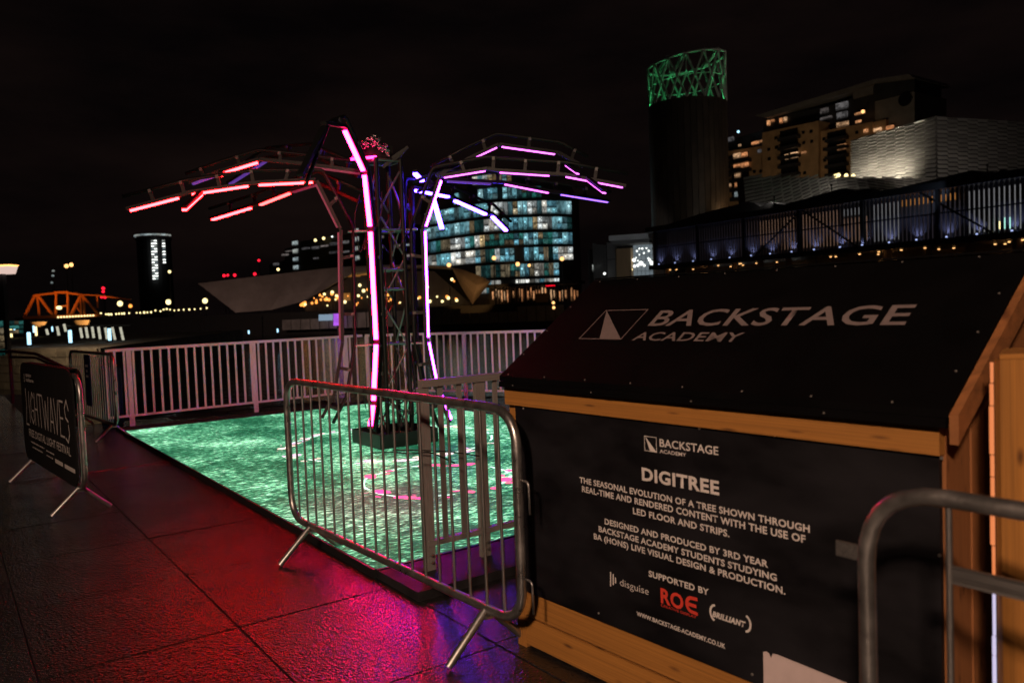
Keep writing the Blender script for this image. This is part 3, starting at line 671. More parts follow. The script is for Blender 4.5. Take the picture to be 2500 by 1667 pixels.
for k in range(9):
    vbox('side_board', 1.78, 1.80 + (k % 2) * .004, .052 + k * .108, .052 + k * .108 + .105, 0, 1.15 + .68 * min(.052 + k * .108, .99 - k * .108) + .05, M['timber_dark'])
    vbox('side_board', .0, .02 + (k % 2) * .004, .052 + k * .108, .052 + k * .108 + .105, 0, 1.12 + .68 * min(.052 + k * .108, .99 - k * .108) + .03, M['timber_dark'])
front = hbox('front_board', .05, 1.80, -.030, -.0125, .264, 1.071, M['panel'])
er = (.0, 1.842)
roof = prism('roof', [hp(er[0], -.07, 1.197), hp(er[0], .52, 1.601), hp(er[0], 1.11, 1.197), hp(er[0], 1.11, 1.175), hp(er[0], .52, 1.578), hp(er[0], -.07, 1.175)], HS * (er[1] - er[0]), M['felt'], hut)
hbox('drip_board', er[0] + .004, er[1] - .004, -.078, -.062, 1.150, 1.1745, M['felt'])
prism('soffit', [hp(.01, -.06, 1.151), hp(.01, .02, 1.151), hp(.01, .02, 1.20), hp(.01, -.06, 1.165)], HS * 1.80, M['felt'], hut)
for (w0, z0, w1, z1) in ((-.075, 1.150, .52, 1.558), (.52, 1.558, 1.11, 1.15)):
    prism('barge_board', [hp(1.845, w0, z0 - .04), hp(1.845, w1, z1 - .04), hp(1.845, w1, z1 + .035), hp(1.845, w0, z0 + .035)], HS * .022, M['timber_dark'], hut)
hbox('ridge_batten', er[0] + .02, er[1] - .02, .505, .535, 1.603, 1.609, M['felt'])
FO = hp(0, -.030, 0)                                   # front board plane
def pan(x, y):
    P = onpl(x, y, FO, HM); return (P - FO).dot(HS), P.z
def screw(P, n, r=.0045): return rod('screw', P - n * .001, P + n * .0025, r, M['screw'] if r == .0045 else M['roof_screw'], hut, 10)
for (x, y) in ((1278, 997), (1471, 1012), (1708, 1045), (1892, 1063), (2300, 1118), (2295, 1355), (1462, 1496), (1837, 1645), (1300, 1425)):
    s, z = pan(x, y); screw(FO + HS * s + UZ * z, -HM)
C2 = lambda x, y: (1200 + x / 2.351, 1000 + y / 2.351)
def tline(body, xl, yl, xr, yr, h, m='print', bold=0.0, **kw):
    s0, z0 = pan(*C2(xl, yl)); s1, z1 = pan(*C2(xr, yr)); sT, zT = pan(*C2(xl, yl - h))
    letters(body, FO, HS, UZ, s0, s1, (z0 + z1) / 2, zT - z0, M[m], front, bold, **kw)
tline('BACKSTAGE', 968, 212, 1305, 257, 46, bold=.012)
tline('ACADEMY', 968, 245, 1120, 270, 21, bold=.012)
tline('DIGITREE', 866, 402, 1310, 485, 72, bold=.034)
tline('THE SEASONAL EVOLUTION OF A TREE SHOWN THROUGH', 508, 416, 1830, 704, 33, bold=.024)
tline('REAL-TIME AND RENDERED CONTENT WITH THE USE OF', 522, 471, 1805, 760, 34, bold=.024)
tline('LED FLOOR AND STRIPS.', 815, 599, 1368, 725, 36, bold=.024)
tline('DESIGNED AND PRODUCED BY 3RD YEAR', 652, 656, 1590, 902, 33, bold=.024)
tline('BACKSTAGE ACADEMY STUDENTS STUDYING', 618, 699, 1640, 979, 33, bold=.024)
tline('BA (HONS) LIVE VISUAL DESIGN & PRODUCTION.', 590, 741, 1690, 1056, 33, bold=.024)
tline('SUPPORTED BY', 905, 956, 1250, 1060, 34, bold=.024)
tline('disguise', 740, 1010, 905, 1058, 42, bold=-.008)
tline('CREATIVE DISPLAY', 975, 1127, 1178, 1195, 15, 'print_red', bold=.0)
tline('BRILLIANT', 1270, 1187, 1462, 1243, 31, bold=.05, shear=.25)
tline('WWW.BACKSTAGE-ACADEMY.CO.UK', 836, 1181, 1345, 1366, 24, bold=.03)
def c2(x, y): return pan(*C2(x, y))
def c2q(pts): return [c2(x, y) for x, y in pts]
# RO and the three-bar round E of the red maker's mark
tline('RO', 975, 1106, 1105, 1143, 84, 'print_red', bold=.03)
def arc(cx, cy, rx, ry, a0, a1, n=14): return [(cx + rx * math.cos(math.radians(a0 + (a1 - a0) * i / n)), cy + ry * math.sin(math.radians(a0 + (a1 - a0) * i / n))) for i in range(n + 1)]
(ea, eb), (ec, ed) = c2(1122, 1150), c2(1180, 1168); ez = (eb + ed) / 2; ew = ec - ea; eh = c2(1122, 1068)[1] - eb
stroke('lettering', [(ec, ez + eh)] + arc(ea + ew * .55, ez + eh / 2, ew * .5, eh * .47, 90, 270) + [(ec, ez)], .012, FO, HS, UZ, M['print_red'], front)
stroke('lettering', [(ea + ew * .1, ez + eh * .5), (ec - ew * .1, ez + eh * .5)], .012, FO, HS, UZ, M['print_red'], front, lift=.003)
# round brackets of the light maker's mark
(b0x, b0z), (b1x, b1z) = c2(1262, 1165), c2(1480, 1232); bz = (b0z + b1z) / 2
stroke('lettering', arc(b0x + .018, bz + .003, .020, .026, 100, 250), .007, FO, HS, UZ, M['print'], front)
stroke('lettering', arc(b1x - .014, bz + .003, .020, .026, -80, 70), .007, FO, HS, UZ, M['print'], front)
for x, y0, y1 in ((686, 932, 1008), (701, 945, 1000), (714, 965, 990)):
    a = c2(x, y0); b = c2(x, y1); stroke('logo_mark', [a, b], .006, FO, HS, UZ, M['print'], front)
a, b, c, d = c2(880, 150), c2(952, 160), c2(950, 243), c2(880, 233)
stroke('logo_mark', [(a[0], a[1]), (c[0], a[1]), (c[0], c[1]), (a[0], c[1])], .0022, FO, HS, UZ, M['print'], front, True)
flat('logo_mark', [(a[0] + .003, a[1]), (a[0] + (c[0] - a[0]) * .45, c[1]), (c[0], c[1])], FO, HS, UZ, M['print'], front)
# roof lettering
sl = V((0, 0, 0)) + HM * .59 + UZ * .404; sl.normalize(); RO_ = hp(0, -.07, 1.197); rn = HS.cross(sl)
if rn.z < 0: rn = -rn
C1 = lambda x, y: (1200 + x / 1.809, 600 + y / 1.809)
def rf(x, y):
    P = onpl(*C1(x, y), RO_, rn); return (P - RO_).dot(HS), (P - RO_).dot(sl)
def rline(body, xl, yl, xr, yr, xt, yt, bold, m='print_roof_shaded'):
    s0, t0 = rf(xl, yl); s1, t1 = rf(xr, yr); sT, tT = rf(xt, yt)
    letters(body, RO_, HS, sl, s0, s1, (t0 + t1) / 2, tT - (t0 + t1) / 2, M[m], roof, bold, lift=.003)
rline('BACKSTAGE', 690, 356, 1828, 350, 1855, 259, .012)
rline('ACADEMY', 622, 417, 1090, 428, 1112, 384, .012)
p = [rf(385, 412), rf(512, 287), rf(695, 285), rf(568, 415)]
s0, s1 = (p[0][0] + p[1][0]) / 2, (p[2][0] + p[3][0]) / 2; t0, t1 = (p[0][1] + p[3][1]) / 2, (p[1][1] + p[2][1]) / 2
stroke('logo_mark', [(s0, t0), (s1, t0), (s1, t1), (s0, t1)], .0045, RO_, HS, sl, M['print_roof_shaded'], roof, True, lift=.003)
flat('logo_mark', [(s0 + .004, t1), (s0 + (s1 - s0) * .5, t0), (s1, t0)], RO_, HS, sl, M['print_roof_shaded'], roof, lift=.003)
for i in range(8):
    s = .05 + i * .235; screw(RO_ + HS * s + sl * .012, rn, .0032)
    if i % 2 == 0: screw(hp(s + .05, -.078, 1.162), -HM, .0032)
    screw(RO_ + HS * s + sl * .70, rn, .0032)
for t in (.15, .32, .5): screw(RO_ + HS * .02 + sl * t, rn, .0032); screw(RO_ + HS * 1.81 + sl * t, rn, .0032)
# torn pale notice stuck over the front board
pts = [(1865, 1590), (1872, 1589), (1878, 1593), (1884, 1606), (1888, 1594), (1900, 1597), (2075, 1668), (2075, 1760), (1868, 1760)]
pq = [pan(x, y) for x, y in pts]; pq = [(s, max(z, .07)) for s, z in pq]
notice = prism('paper_notice', [FO + HS * s + UZ * z - HM * .0035 for s, z in pq], HM * .0025, M['pale'])
tag(notice, 'torn pale blank notice stuck over the foot of the hut text board', 'notice')
# timber counter to the right of the hut; glowing edge pieces imitate lit board ends in the gap
ctr = thing('timber_counter', 'upright timber counter end with painted-on glow along its edge beside the hut wall', 'counter', (1.3, 1.9, 0))
cx0 = 1.165
for i, (xa, xb) in enumerate(((0, .16), (.163, .33), (.333, .5))):
    o = link(bpy.data.objects.new('board', unit_box(M['timber'])), ctr, mat4(V((cx0 + (xa + xb) / 2, 1.91, .665)), UZ * 1.32, V((xb - xa, 0, 0)), V((0, .022, 0))))
prism('top_cap', [V((cx0 - .002, 1.897, 1.326)), V((cx0 + .5, 1.897, 1.326)), V((cx0 + .6, 2.08, 1.326)), V((cx0 * 2.08 / 1.9 + .01, 2.08, 1.326))], UZ * .012, M['timber'], ctr)
M['glow_warm'] = emit('warm_painted_glow', (1.0, .28, .09), .8); M['glow_white'] = emit('white_painted_glow', (.75, .68, .95), .85)  # emission stands in for light falling on the counter edge
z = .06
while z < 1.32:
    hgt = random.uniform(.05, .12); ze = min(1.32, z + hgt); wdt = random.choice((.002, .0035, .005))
    beam('painted_glow', (cx0 - .003, 1.925 + wdt, z), (cx0 - .003, 1.925 + wdt, ze - .003), .006, wdt * 2, M['glow_white'] if ze < .78 else M['glow_warm'], ctr, up=(0, 1, 0)); z = ze
# ================================================================ festival banner and blue sign
BO = bA + bn * .034; 
if bn.y > 0: BO = bA - bn * .034
bx = bd if bd.cross(UZ).dot(-BO) > 0 else -bd
BO2 = BO if bx is bd else BO + bd * bL
def rr(u0, u1, z0, z1, r):
    out = []
    for (cx, cz, a0) in ((u1 - r, z1 - r, 0), (u0 + r, z1 - r, 90), (u0 + r, z0 + r, 180), (u1 - r, z0 + r, 270)):
        out += [(cx + r * math.cos(math.radians(a0 + k * 15)), cz + r * math.sin(math.radians(a0 + k * 15))) for k in range(7)]
    return out
bnn = bx.cross(UZ)
ban = prism('banner', [BO2 + bx * u + UZ * z for u, z in rr(-.03, bL - .09, .205, 1.125, .15)], -bnn * .012, M['cloth'])
tag(ban, 'black LIGHTWAVES festival banner with white lettering on crowd barrier', 'banner')
tops = thing('banner_fold', 'dark folded banner edge hanging over the barrier top', 'banner', BO2)
prism('cloth', [BO2 - bnn * .07 + bx * u + UZ * z for u, z in rr(-.02, bL - .1, .80, 1.122, .14)], -bnn * .01, M['cloth'], tops)
prism('cloth', [BO2 + bx * u + UZ * 1.121 for u in (.14, bL - .24)] + [BO2 - bnn * .075 + bx * u + UZ * 1.121 for u in (bL - .24, .14)], UZ * .008, M['cloth'], tops)
def bl(body, u0, u1, z, cap, bold=0.0, spacing=1.0): letters(body, BO2, bx, UZ, u0 * bL, u1 * bL, z, cap, M['print'], ban, bold, lift=.004, spacing=spacing)
# wavy poster lettering, drawn stroke by stroke
GL = {'L': [[(.35, 1), (.45, .5), (.1, 0), (1, 0)]], 'I': [[(.5, 1), (.35, .55), (.6, .3), (.5, 0)]], 'G': [[(1, .85), (.6, 1), (.15, .7), (.1, .2), (.6, 0), (.95, .15), (.95, .42), (.55, .42)]],
 'H': [[(.12, 1), (.1, .5), (.15, 0)], [(.9, 1), (.85, .5), (1, 0)], [(.1, .5), (.87, .5)]], 'T': [[(0, 1), (1, 1)], [(.5, 1), (.5, .45), (.62, 0)]], 'W': [[(0, 1), (.28, 0), (.5, .85), (.74, 0), (1, 1)]],
 'A': [[(0, 0), (.48, 1), (.95, 0)], [(.2, .3), (.8, .3)]], 'V': [[(0, 1), (.45, 0), (.95, 1)]], 'E': [[(.95, 1), (.1, 1), (.15, .5), (.1, 0), (1, 0)], [(.15, .52), (.85, .52)]],
 'S': [[(1, .78), (.62, 1), (.15, .8), (.3, .58), (.85, .5)], [(.85, .42), (.98, .2), (.6, 0), (.1, .08)]]}
u = .075 * bL
for k, ch in enumerate('LIGHTWAVES'):
    wch = {'I': .05, 'W': .16, 'L': .085}.get(ch, .098) * bL * .84
    for ln_ in GL[ch]:
        stroke('lettering', [(u + a * wch * .86, .575 + b * (.285 + (.05 if ch in 'LS' else 0)) - (.03 if ch in 'LS' else 0)) for a, b in ln_], .017, BO2, bx, UZ, M['print'], ban, lift=.004)
    u += wch
bl('FREE DIGITAL LIGHT FESTIVAL', .12, .885, .44, .072, .008)
bl('quays', .125, .245, 1.005, .034, .02); bl('culture', .125, .285, .958, .034, .02)
stroke('logo_mark', arc(.09 * bL, .985, .02, .036, 70, 400), .009, BO2, bx, UZ, M['print'], ban, lift=.004)
for (u0, u1, z) in ((.15, .42, .39), (.46, .60, .382), (.18, .38, .345), (.46, .58, .34)):      # small print, too small to read
    x = u0
    while x < u1:
        w_ = random.uniform(.012, .03); stroke('small_print', [(x * bL, z), (min(u1, x + w_) * bL, z)], random.uniform(.008, .015), BO2, bx, UZ, M['print'], ban, lift=.004); x += w_ + .01
for (u0, u1) in ((.62, .74), (.78, .93)): stroke('sponsor_mark', [(u0 * bL, .335), (u1 * bL, .335)], .034, BO2, bx, UZ, M['print'], ban, lift=.004)
sx = sd if sd.cross(UZ).dot(-sA) > 0 else -sd; SO = (sA if sx is sd else sB); snn = sx.cross(UZ)
sg = prism('sign_panel', [SO + snn * .02 + sx * u + UZ * z for u, z in ((.88, .36), (1.18, .36), (1.18, 1.05), (.88, 1.05))], -snn * .005, M['bluesign'])
tag(sg, 'narrow dark blue sign hung on crowd barrier bars', 'sign')
for z, w_ in ((.90, .12), (.83, .05), (.76, .10)): stroke('sign_mark', [(1.03 - w_ / 2, z), (1.03 + w_ / 2, z)], .03, SO + snn * .02, sx, UZ, M['print'], sg, lift=.002)
# blue drum by the balustrade
dr = thing('plastic_drum', 'dark blue plastic drum beside the balustrade end', 'drum', (-5.72, 11.28, 0))
prof = [(.0, 0), (.135, .0), (.145, .03), (.145, .28), (.152, .30), (.145, .32), (.145, .56), (.152, .58), (.145, .60), (.145, .80), (.13, .84), (0, .84)]
vs = []; fs = []; n = 18
for r, z in prof:
    for k in range(n): vs.append((-5.72 + r * math.cos(k * 2 * math.pi / n), 11.28 + r * math.sin(k * 2 * math.pi / n), z))
for i in range(len(prof) - 1):
    for k in range(n): fs.append((i * n + k, i * n + (k + 1) % n, (i + 1) * n + (k + 1) % n, (i + 1) * n + k))
mesh_ob('shell', vs, fs, M['bluedrum'], dr, True)
rod('lid', (-5.72, 11.28, .842), (-5.72, 11.28, .862), .12, M['black'], dr, 18)
# handrail at the dock steps
M['railmat'] = mat('painted_rail', (.30, .22, .19), .45, .3, .2, 10)
hr = thing('handrail', 'painted steel handrail sloping down at the dock steps', 'handrail', gnd(30, 985))
P0 = gnd(32, 985); P0h = P0 + UZ * .93; P1 = at(88, 873, P0.y - .6); P2 = at(190, 921, P0.y - 2.6); P3 = at(0, 858, P0.y + 1.0)
pipe('upper_rail', fillet([P3, P0h + UZ * .06, P1 + UZ * .07, P2 + UZ * .05], .1, 4), .028, M['railmat'], hr)
pipe('lower_rail', fillet([P0h - UZ * .05, P1, P2], .1, 4), .024, M['railmat'], hr)
rod('post', P0, P0h + UZ * .05, .03, M['railmat'], hr)
rod('post', V((P2.x, P2.y, 0)), P2 + UZ * .04, .03, M['railmat'], hr)
# street lamp behind the viewer whose light falls on the hut and barriers
def street_lamp(label, base, h, head_dir, lampcol, power, group=None, ball_r=.16):
    b = V(base); th = thing('street_lamp', label, 'street lamp', b, group)
    rod('pole', b, b + UZ * h, .07, M['dark'], th, 8); e = b + UZ * h + V(head_dir); rod('arm', b + UZ * (h - .05), e + UZ * .05, .035, M['dark'], th, 8)
    beam('lamp_head', e - V(head_dir).normalized() * .35, e + V(head_dir).normalized() * .25, .3, .12, M['dark'], th)
    ld = bpy.data.lights.new('lamp', 'AREA'); ld.shape = 'DISK'; ld.size = .45; ld.energy = power; ld.color = lampcol
    lo = bpy.data.objects.new('lamp', ld); link(lo, th, Matrix.Translation(e - UZ * .08)); return th
sl_ = street_lamp('sodium street lamp on the promenade behind the hut viewers', (-1.6, -7.0, -.02), 5.6, (-.8, 1.0, 0), (1.0, .66, .46), 0)
lo = [o for o in sl_.children if o.type == 'LIGHT'][0]; lo.data.type = 'SPOT'; lo.data.spot_size = math.radians(66); lo.data.spot_blend = .9; lo.data.energy = 4300; lo.data.shadow_soft_size = .35
pos = W[lo].to_translation(); dv = V((.3, 3.2, .6)) - pos; m4 = dv.to_track_quat('-Z', 'Y').to_matrix().to_4x4(); m4.translation = pos; lo.matrix_basis = m4; W[lo] = m4
# ================================================================ far side: buildings and lamps
def vplane(xl, Yl, xr, Yr):
    a = at(xl, 740, Yl); b = at(xr, 740, Yr); a.z = b.z = 0; d = (b - a).normalized(); n = V((d.y, -d.x, 0))   # n looks back at the viewer
    return (lambda x, y, off=0.0: onpl(x, y, a + n * off, n)), d, n, a, b
def wquad(name, f, x0, y0, x1, y1, off, depth, m, parent, n):
    """window: rectangle on a facade seen between pixel columns and rows, real vertical sides"""
    a = f(x0, (y0 + y1) / 2, off); b = f(x1, (y0 + y1) / 2, off); zt = f((x0 + x1) / 2, y0, off).z; zb = f((x0 + x1) / 2, y1, off).z
    c = (a + b) / 2; c.z = (zt + zb) / 2; x = b - a; x.z = 0
    return link(bpy.data.objects.new(name, unit_box(m)), parent, mat4(c, x, -n * depth, UZ * (zt - zb)))
def flood(parent, pos, target, col, power, size=60, blend=.5, soft=.1):
    d = V(target) - V(pos); ld = bpy.data.lights.new('lamp', 'SPOT'); ld.spot_size = math.radians(size); ld.spot_blend = blend; ld.energy = power; ld.color = col; ld.shadow_soft_size = soft
    m4 = d.to_track_quat('-Z', 'Y').to_matrix().to_4x4(); m4.translation = V(pos)
    return link(bpy.data.objects.new('lamp', ld), parent, m4)
def floodlight(label, pos, target, col, power, size=60, group=None, ground=0.0):
    p = V(pos); th = thing('floodlight', label, 'floodlight', (p.x, p.y, ground), group); dv = (V(target) - p).normalized()
    beam('housing', p - dv * .35, p - dv * .12, .22, .18, M['dark'], th); rod('stand', (p.x, p.y, ground), p - dv * .3, .05, M['dark'], th, 6)
    flood(th, p, target, col, power, size); return th
def wall_mat(name, c, rough=.7, scale=.6, var=.25, **kw): M[name] = mat(name, c, rough, 0, var, scale, **kw); return M[name]
wall_mat('tan_render', (.42, .27, .14)); wall_mat('grey_panel', (.16, .155, .15)); wall_mat('night_brick', (.035, .03, .03)); wall_mat('tower_dark', (.02, .02, .022))
wall_mat('pale_fascia', (.5, .5, .5))
M['shell_metal'] = mat('dull_metal_shell', (.36, .30, .26), .55, .3, .2, .4, bump=.15, bscale=1.5)
M['steel_shingle'] = mat('steel_shingle', (.50, .49, .47), .38, .7, .2, .5, rnd=.22)
def winmat(name, cols, smin, smax, lamp=True, sc_=(3.0, 3.0, 3.0)):
    """lit interior seen through glass: colour by window, blinds, desks and ceiling lights"""
    m = bpy.data.materials.new(name); m.use_nodes = True; t = m.node_tree; L = t.links; bs = t.nodes['Principled BSDF']
    bs.inputs['Base Color'].default_value = (.01, .012, .015, 1); bs.inputs['Roughness'].default_value = .15
    oi = N_(t, 'ShaderNodeObjectInfo'); tc = N_(t, 'ShaderNodeTexCoord')
    rp = N_(t, 'ShaderNodeValToRGB'); rp.color_ramp.interpolation = 'CONSTANT'
    for i, c in enumerate(cols):
        e = rp.color_ramp.elements[i] if i < 2 else rp.color_ramp.elements.new(i / len(cols))
        e.position = i / len(cols); e.color = tuple(c) + (1,)
    L.new(oi.outputs['Random'], rp.inputs[0])
    va = N_(t, 'ShaderNodeVectorMath', operation='MULTIPLY_ADD'); va.inputs[1].default_value = (47, 91, 13); L.new(oi.outputs['Random'], va.inputs[0]); L.new(tc.outputs['Object'], va.inputs[2])
    mp = N_(t, 'ShaderNodeMapping'); mp.inputs['Scale'].default_value = sc_; L.new(va.outputs[0], mp.inputs[0])
    vo = N_(t, 'ShaderNodeTexVoronoi', distance='CHEBYCHEV'); vo.inputs['Scale'].default_value = 1.0; L.new(mp.outputs[0], vo.inputs[0])
    sp = N_(t, 'ShaderNodeSeparateColor'); L.new(vo.outputs['Color'], sp.inputs[0])
    mr = N_(t, 'ShaderNodeMapRange'); mr.inputs[3].default_value = .25; mr.inputs[4].default_value = 1.25; L.new(sp.outputs[1], mr.inputs[0])
    nz = N_(t, 'ShaderNodeTexNoise'); nz.inputs['Scale'].default_value = 6; L.new(va.outputs[0], nz.inputs[0])
    sx = N_(t, 'ShaderNodeSeparateXYZ'); L.new(tc.outputs['Object'], sx.inputs[0])
    # furniture darkens the foot of the opening unevenly
    f1 = N_(t, 'ShaderNodeMath', operation='MULTIPLY_ADD'); L.new(nz.outputs[0], f1.inputs[0]); f1.inputs[1].default_value = -.9; L.new(sx.outputs[2], f1.inputs[2])
    f2 = N_(t, 'ShaderNodeMapRange'); f2.inputs[1].default_value = -.82; f2.inputs[2].default_value = -.66; f2.inputs[3].default_value = .25; f2.inputs[4].default_value = 1; L.new(f1.outputs[0], f2.inputs[0])
    mu = N_(t, 'ShaderNodeMath', operation='MULTIPLY'); L.new(mr.outputs[0], mu.inputs[0]); L.new(f2.outputs[0], mu.inputs[1])
    wn = N_(t, 'ShaderNodeTexWhiteNoise', noise_dimensions='1D'); L.new(oi.outputs['Random'], wn.inputs['W'])
    ms = N_(t, 'ShaderNodeMapRange'); ms.inputs[3].default_value = smin; ms.inputs[4].default_value = smax; L.new(wn.outputs['Value'], ms.inputs[0])
    m2 = N_(t, 'ShaderNodeMath', operation='MULTIPLY'); L.new(mu.outputs[0], m2.inputs[0]); L.new(ms.outputs[0], m2.inputs[1])
    st = m2.outputs[0]
    if lamp:
        mm = N_(t, 'ShaderNodeMapping'); mm.inputs['Location'].default_value = (.1, 0, -.34); mm.inputs['Scale'].default_value = (1, 0, 2.6); L.new(tc.outputs['Object'], mm.inputs[0])
        ln = N_(t, 'ShaderNodeVectorMath', operation='LENGTH'); L.new(mm.outputs[0], ln.inputs[0])
        lt = N_(t, 'ShaderNodeMath', operation='LESS_THAN'); L.new(ln.outputs['Value'], lt.inputs[0]); lt.inputs[1].default_value = .22
        gt = N_(t, 'ShaderNodeMath', operation='GREATER_THAN'); L.new(wn.outputs['Value'], gt.inputs[0]); gt.inputs[1].default_value = .62
        lm = N_(t, 'ShaderNodeMath', operation='MULTIPLY'); L.new(lt.outputs[0], lm.inputs[0]); L.new(gt.outputs[0], lm.inputs[1])
        la = N_(t, 'ShaderNodeMath', operation='MULTIPLY_ADD'); L.new(lm.outputs[0], la.inputs[0]); la.inputs[1].default_value = 2.2; L.new(st, la.inputs[2]); st = la.outputs[0]
    L.new(rp.outputs[0], bs.inputs['Emission Color']); L.new(st, bs.inputs['Emission Strength'])
    return m
OFFC = [(.10, .30, .34), (.20, .36, .40), (.46, .44, .38), (.05, .16, .17), (.50, .38, .22), (.26, .44, .48), (.03, .10, .10), (.60, .58, .52), (.14, .28, .34), (.40, .42, .40)]
M['win_office'] = winmat('office_window_light', OFFC, .06, 1.9)
M['win_teal'] = winmat('teal_window_light', [(.02, .14, .12), (.30, .22, .12), (.04, .20, .18), (.20, .16, .10), (.015, .06, .06)], .2, .9, False)
M['win_warm'] = winmat('warm_flat_window', [(.85, .38, .16), (.80, .46, .24), (.75, .30, .12)], .35, 1.1, False)
M['win_cool'] = winmat('cool_window', [(.42, .50, .50), (.36, .44, .46), (.50, .54, .50)], .5, 1.0, False)
M['win_dim'] = winmat('dim_window', [(.16, .15, .15), (.10, .095, .10), (.20, .17, .16)], .3, .9, False)
M['glass_dark'] = mat('dark_glass', (.01, .011, .013), .12, 0, .2, 1)
M['e_warm'] = emit('warm_lamp_glow', (1, .50, .17), 2.2); M['e_yel'] = emit('yellow_lamp_glow', (1, .80, .35), 2.2); M['e_white'] = emit('white_lamp_glow', (.9, .95, .9), 2.0)
M['e_blue'] = emit('blue_white_tube', (.42, .78, 1.0), 2.0); M['e_red'] = emit('red_lamp_glow', (1, .01, .03), 2.5); M['e_amber'] = emit('amber_lamp_glow', (1, .33, .06), 2.0); M['e_pale'] = emit('pale_tube', (.62, .60, .46), .8)
FZ = 1.7
# ---- glazed office with bowed front
office = thing('office_building', 'glazed bow-fronted office block with many lit teal and white windows', 'building', at(1225, 740, 165) * 1)
arcp = []
for i in range(23):
    f = i / 22; x = 1036 + 366 * f; Y = 160 + 16 * max(0, (.52 - f) / .52) ** 1.6 + 3.0 * max(0, (f - .75) / .25) ** 2; p = at(x, 740, Y); p.z = 0; arcp.append(p)
rowz = [(26.0, 27.6, 8, 14), (22.7, 24.9, 3, 21), (19.5, 22.0, 1, 22), (16.4, 18.8, 0, 22), (13.4, 15.7, 0, 22), (10.2, 12.8, 0, 22), (7.0, 9.6, 6, 20), (4.0, 6.5, 8, 20)]
ring_f = [p + V((0, .6, 0)) for p in arcp]
for i, (za, zb_) in enumerate([(FZ, 25.6)]):
    lo_ = [V((p.x, p.y, za)) for p in ring_f]; ext = V((4, 26, 0)); poly = lo_ + [lo_[-1] + ext, lo_[0] + ext]
    prism('core', poly, UZ * (zb_ - za), M['night_brick'], office)
prism('roof_storey', [V((p.x, p.y + .6, 25.6)) for p in arcp[7:16]] + [arcp[15] + V((3, 18, 25.6)), arcp[7] + V((3, 18, 25.6))], UZ * 2.4, M['night_brick'], office)
for nm, cs, lo_s, hi_s in (('win_cyan', [(.13, .34, .40), (.18, .40, .46), (.10, .28, .36), (.22, .40, .44)], .12, 1.5), ('win_white', [(.50, .50, .46), (.58, .55, .48), (.42, .46, .46)], .12, 1.7), ('win_amber', [(.50, .36, .18), (.46, .38, .24), (.40, .26, .12)], .2, 1.2)):
    M[nm] = winmat(nm, cs, lo_s, hi_s)
NB_ = 31
def bay(c):
    g = c * 22 / NB_; i = min(int(g), 21); return arcp[i].lerp(arcp[i + 1], g - i)
for ri, (za, zb_, ca, cb) in enumerate(rowz):
    c = int(ca * NB_ / 22); c_end = int(cb * NB_ / 22)
    while c < c_end:
        run = random.randint(1, 4); teal = ri in (4, 6, 1, 0)
        kind = random.choices(['win_cyan', 'win_white', 'win_amber', 'win_teal', None], [1, .8, 1.2, 3.0, 1.3] if teal else [3, 3, 1.1, 1, .9])[0]
        for k in range(c, min(c + run, c_end)):
            if kind is None: continue
            a, b = bay(k), bay(k + 1); d = (b - a); nrm = V((d.y, -d.x, 0)).normalized()
            mm = M[kind] if random.random() < .8 else M['win_cyan']
            halves = [(za, za + (zb_ - za) * .45), (za + (zb_ - za) * .49, zb_)] if random.random() < .45 else [(za, zb_)]
            for (z0, z1) in halves:
                c0 = (a + b) / 2 + nrm * .05; c0.z = (z0 + z1) / 2
                link(bpy.data.objects.new('window', unit_box(mm)), office, mat4(c0, d * .88, -nrm * .3, UZ * (z1 - z0)))
        c += run
    for c in range(0, 22):
        a, b = arcp[c], arcp[c + 1]; zz = zb_ + .35
        if ri > 1: beam('spandrel', V((a.x, a.y, zz)), V((b.x, b.y, zz)), .5, .5, M['dark'], office)
# warm colonnade at street level
fo, od, on_, oa, ob_ = vplane(1195, 152, 1420, 146)
wq = wquad('ground_wall', fo, 1195, 695, 1420, 752, -1.5, .3, M['night_brick'], office, on_)
for i in range(30):
    x = 1202 + i * 7.1; h0 = random.uniform(702, 712)
    if random.random() < .8: wquad('shopfront_window', fo, x, h0, x + random.uniform(2.5, 4.5), random.uniform(725, 738), -1.2, .2, M['win_warm'], office, on_)
    wquad('column', fo, x + 4.6, 698, x + 6.2, 748, 0, .5, M['dark'], office, on_)
wquad('canopy', fo, 1193, 690, 1422, 698, 1.0, 4, M['dark'], office, on_)
wquad('hoarding', fo, 1308, 716, 1338, 738, 1.5, .2, mat('amber_hoarding', (.5, .24, .05), .7), office, on_)
sgn = thing('shop_sign', 'glowing red shop sign above the amber colonnade', 'shop sign', fo(1343, 697, 1.4))
M['e_sign'] = emit('red_sign_glow', (1.0, .004, .02), 1.5)
a = fo(1332, 700.5, 1.5); b = fo(1356, 699.5, 1.5); bx_ = (b - a); bx_.z = 0; bl_ = bx_.length; bx_.normalize()
sb = beam('sign_board', a + UZ * .35 - on_ * .15, a + bx_ * bl_ + UZ * .35 - on_ * .15, .1, 1.1, M['black'], sgn)
for f0, f1, hh in ((.03, .20, .78), (.23, .36, .50), (.39, .53, .48), (.56, .70, .52), (.73, .83, .80), (.86, .97, .74)):
    flat('glowing_letter', [(bl_ * f0, .08), (bl_ * f1, .08), (bl_ * f1, .08 + hh), (bl_ * f0, .08 + hh)], a, bx_, UZ, M['e_sign'], sgn, lift=.05)
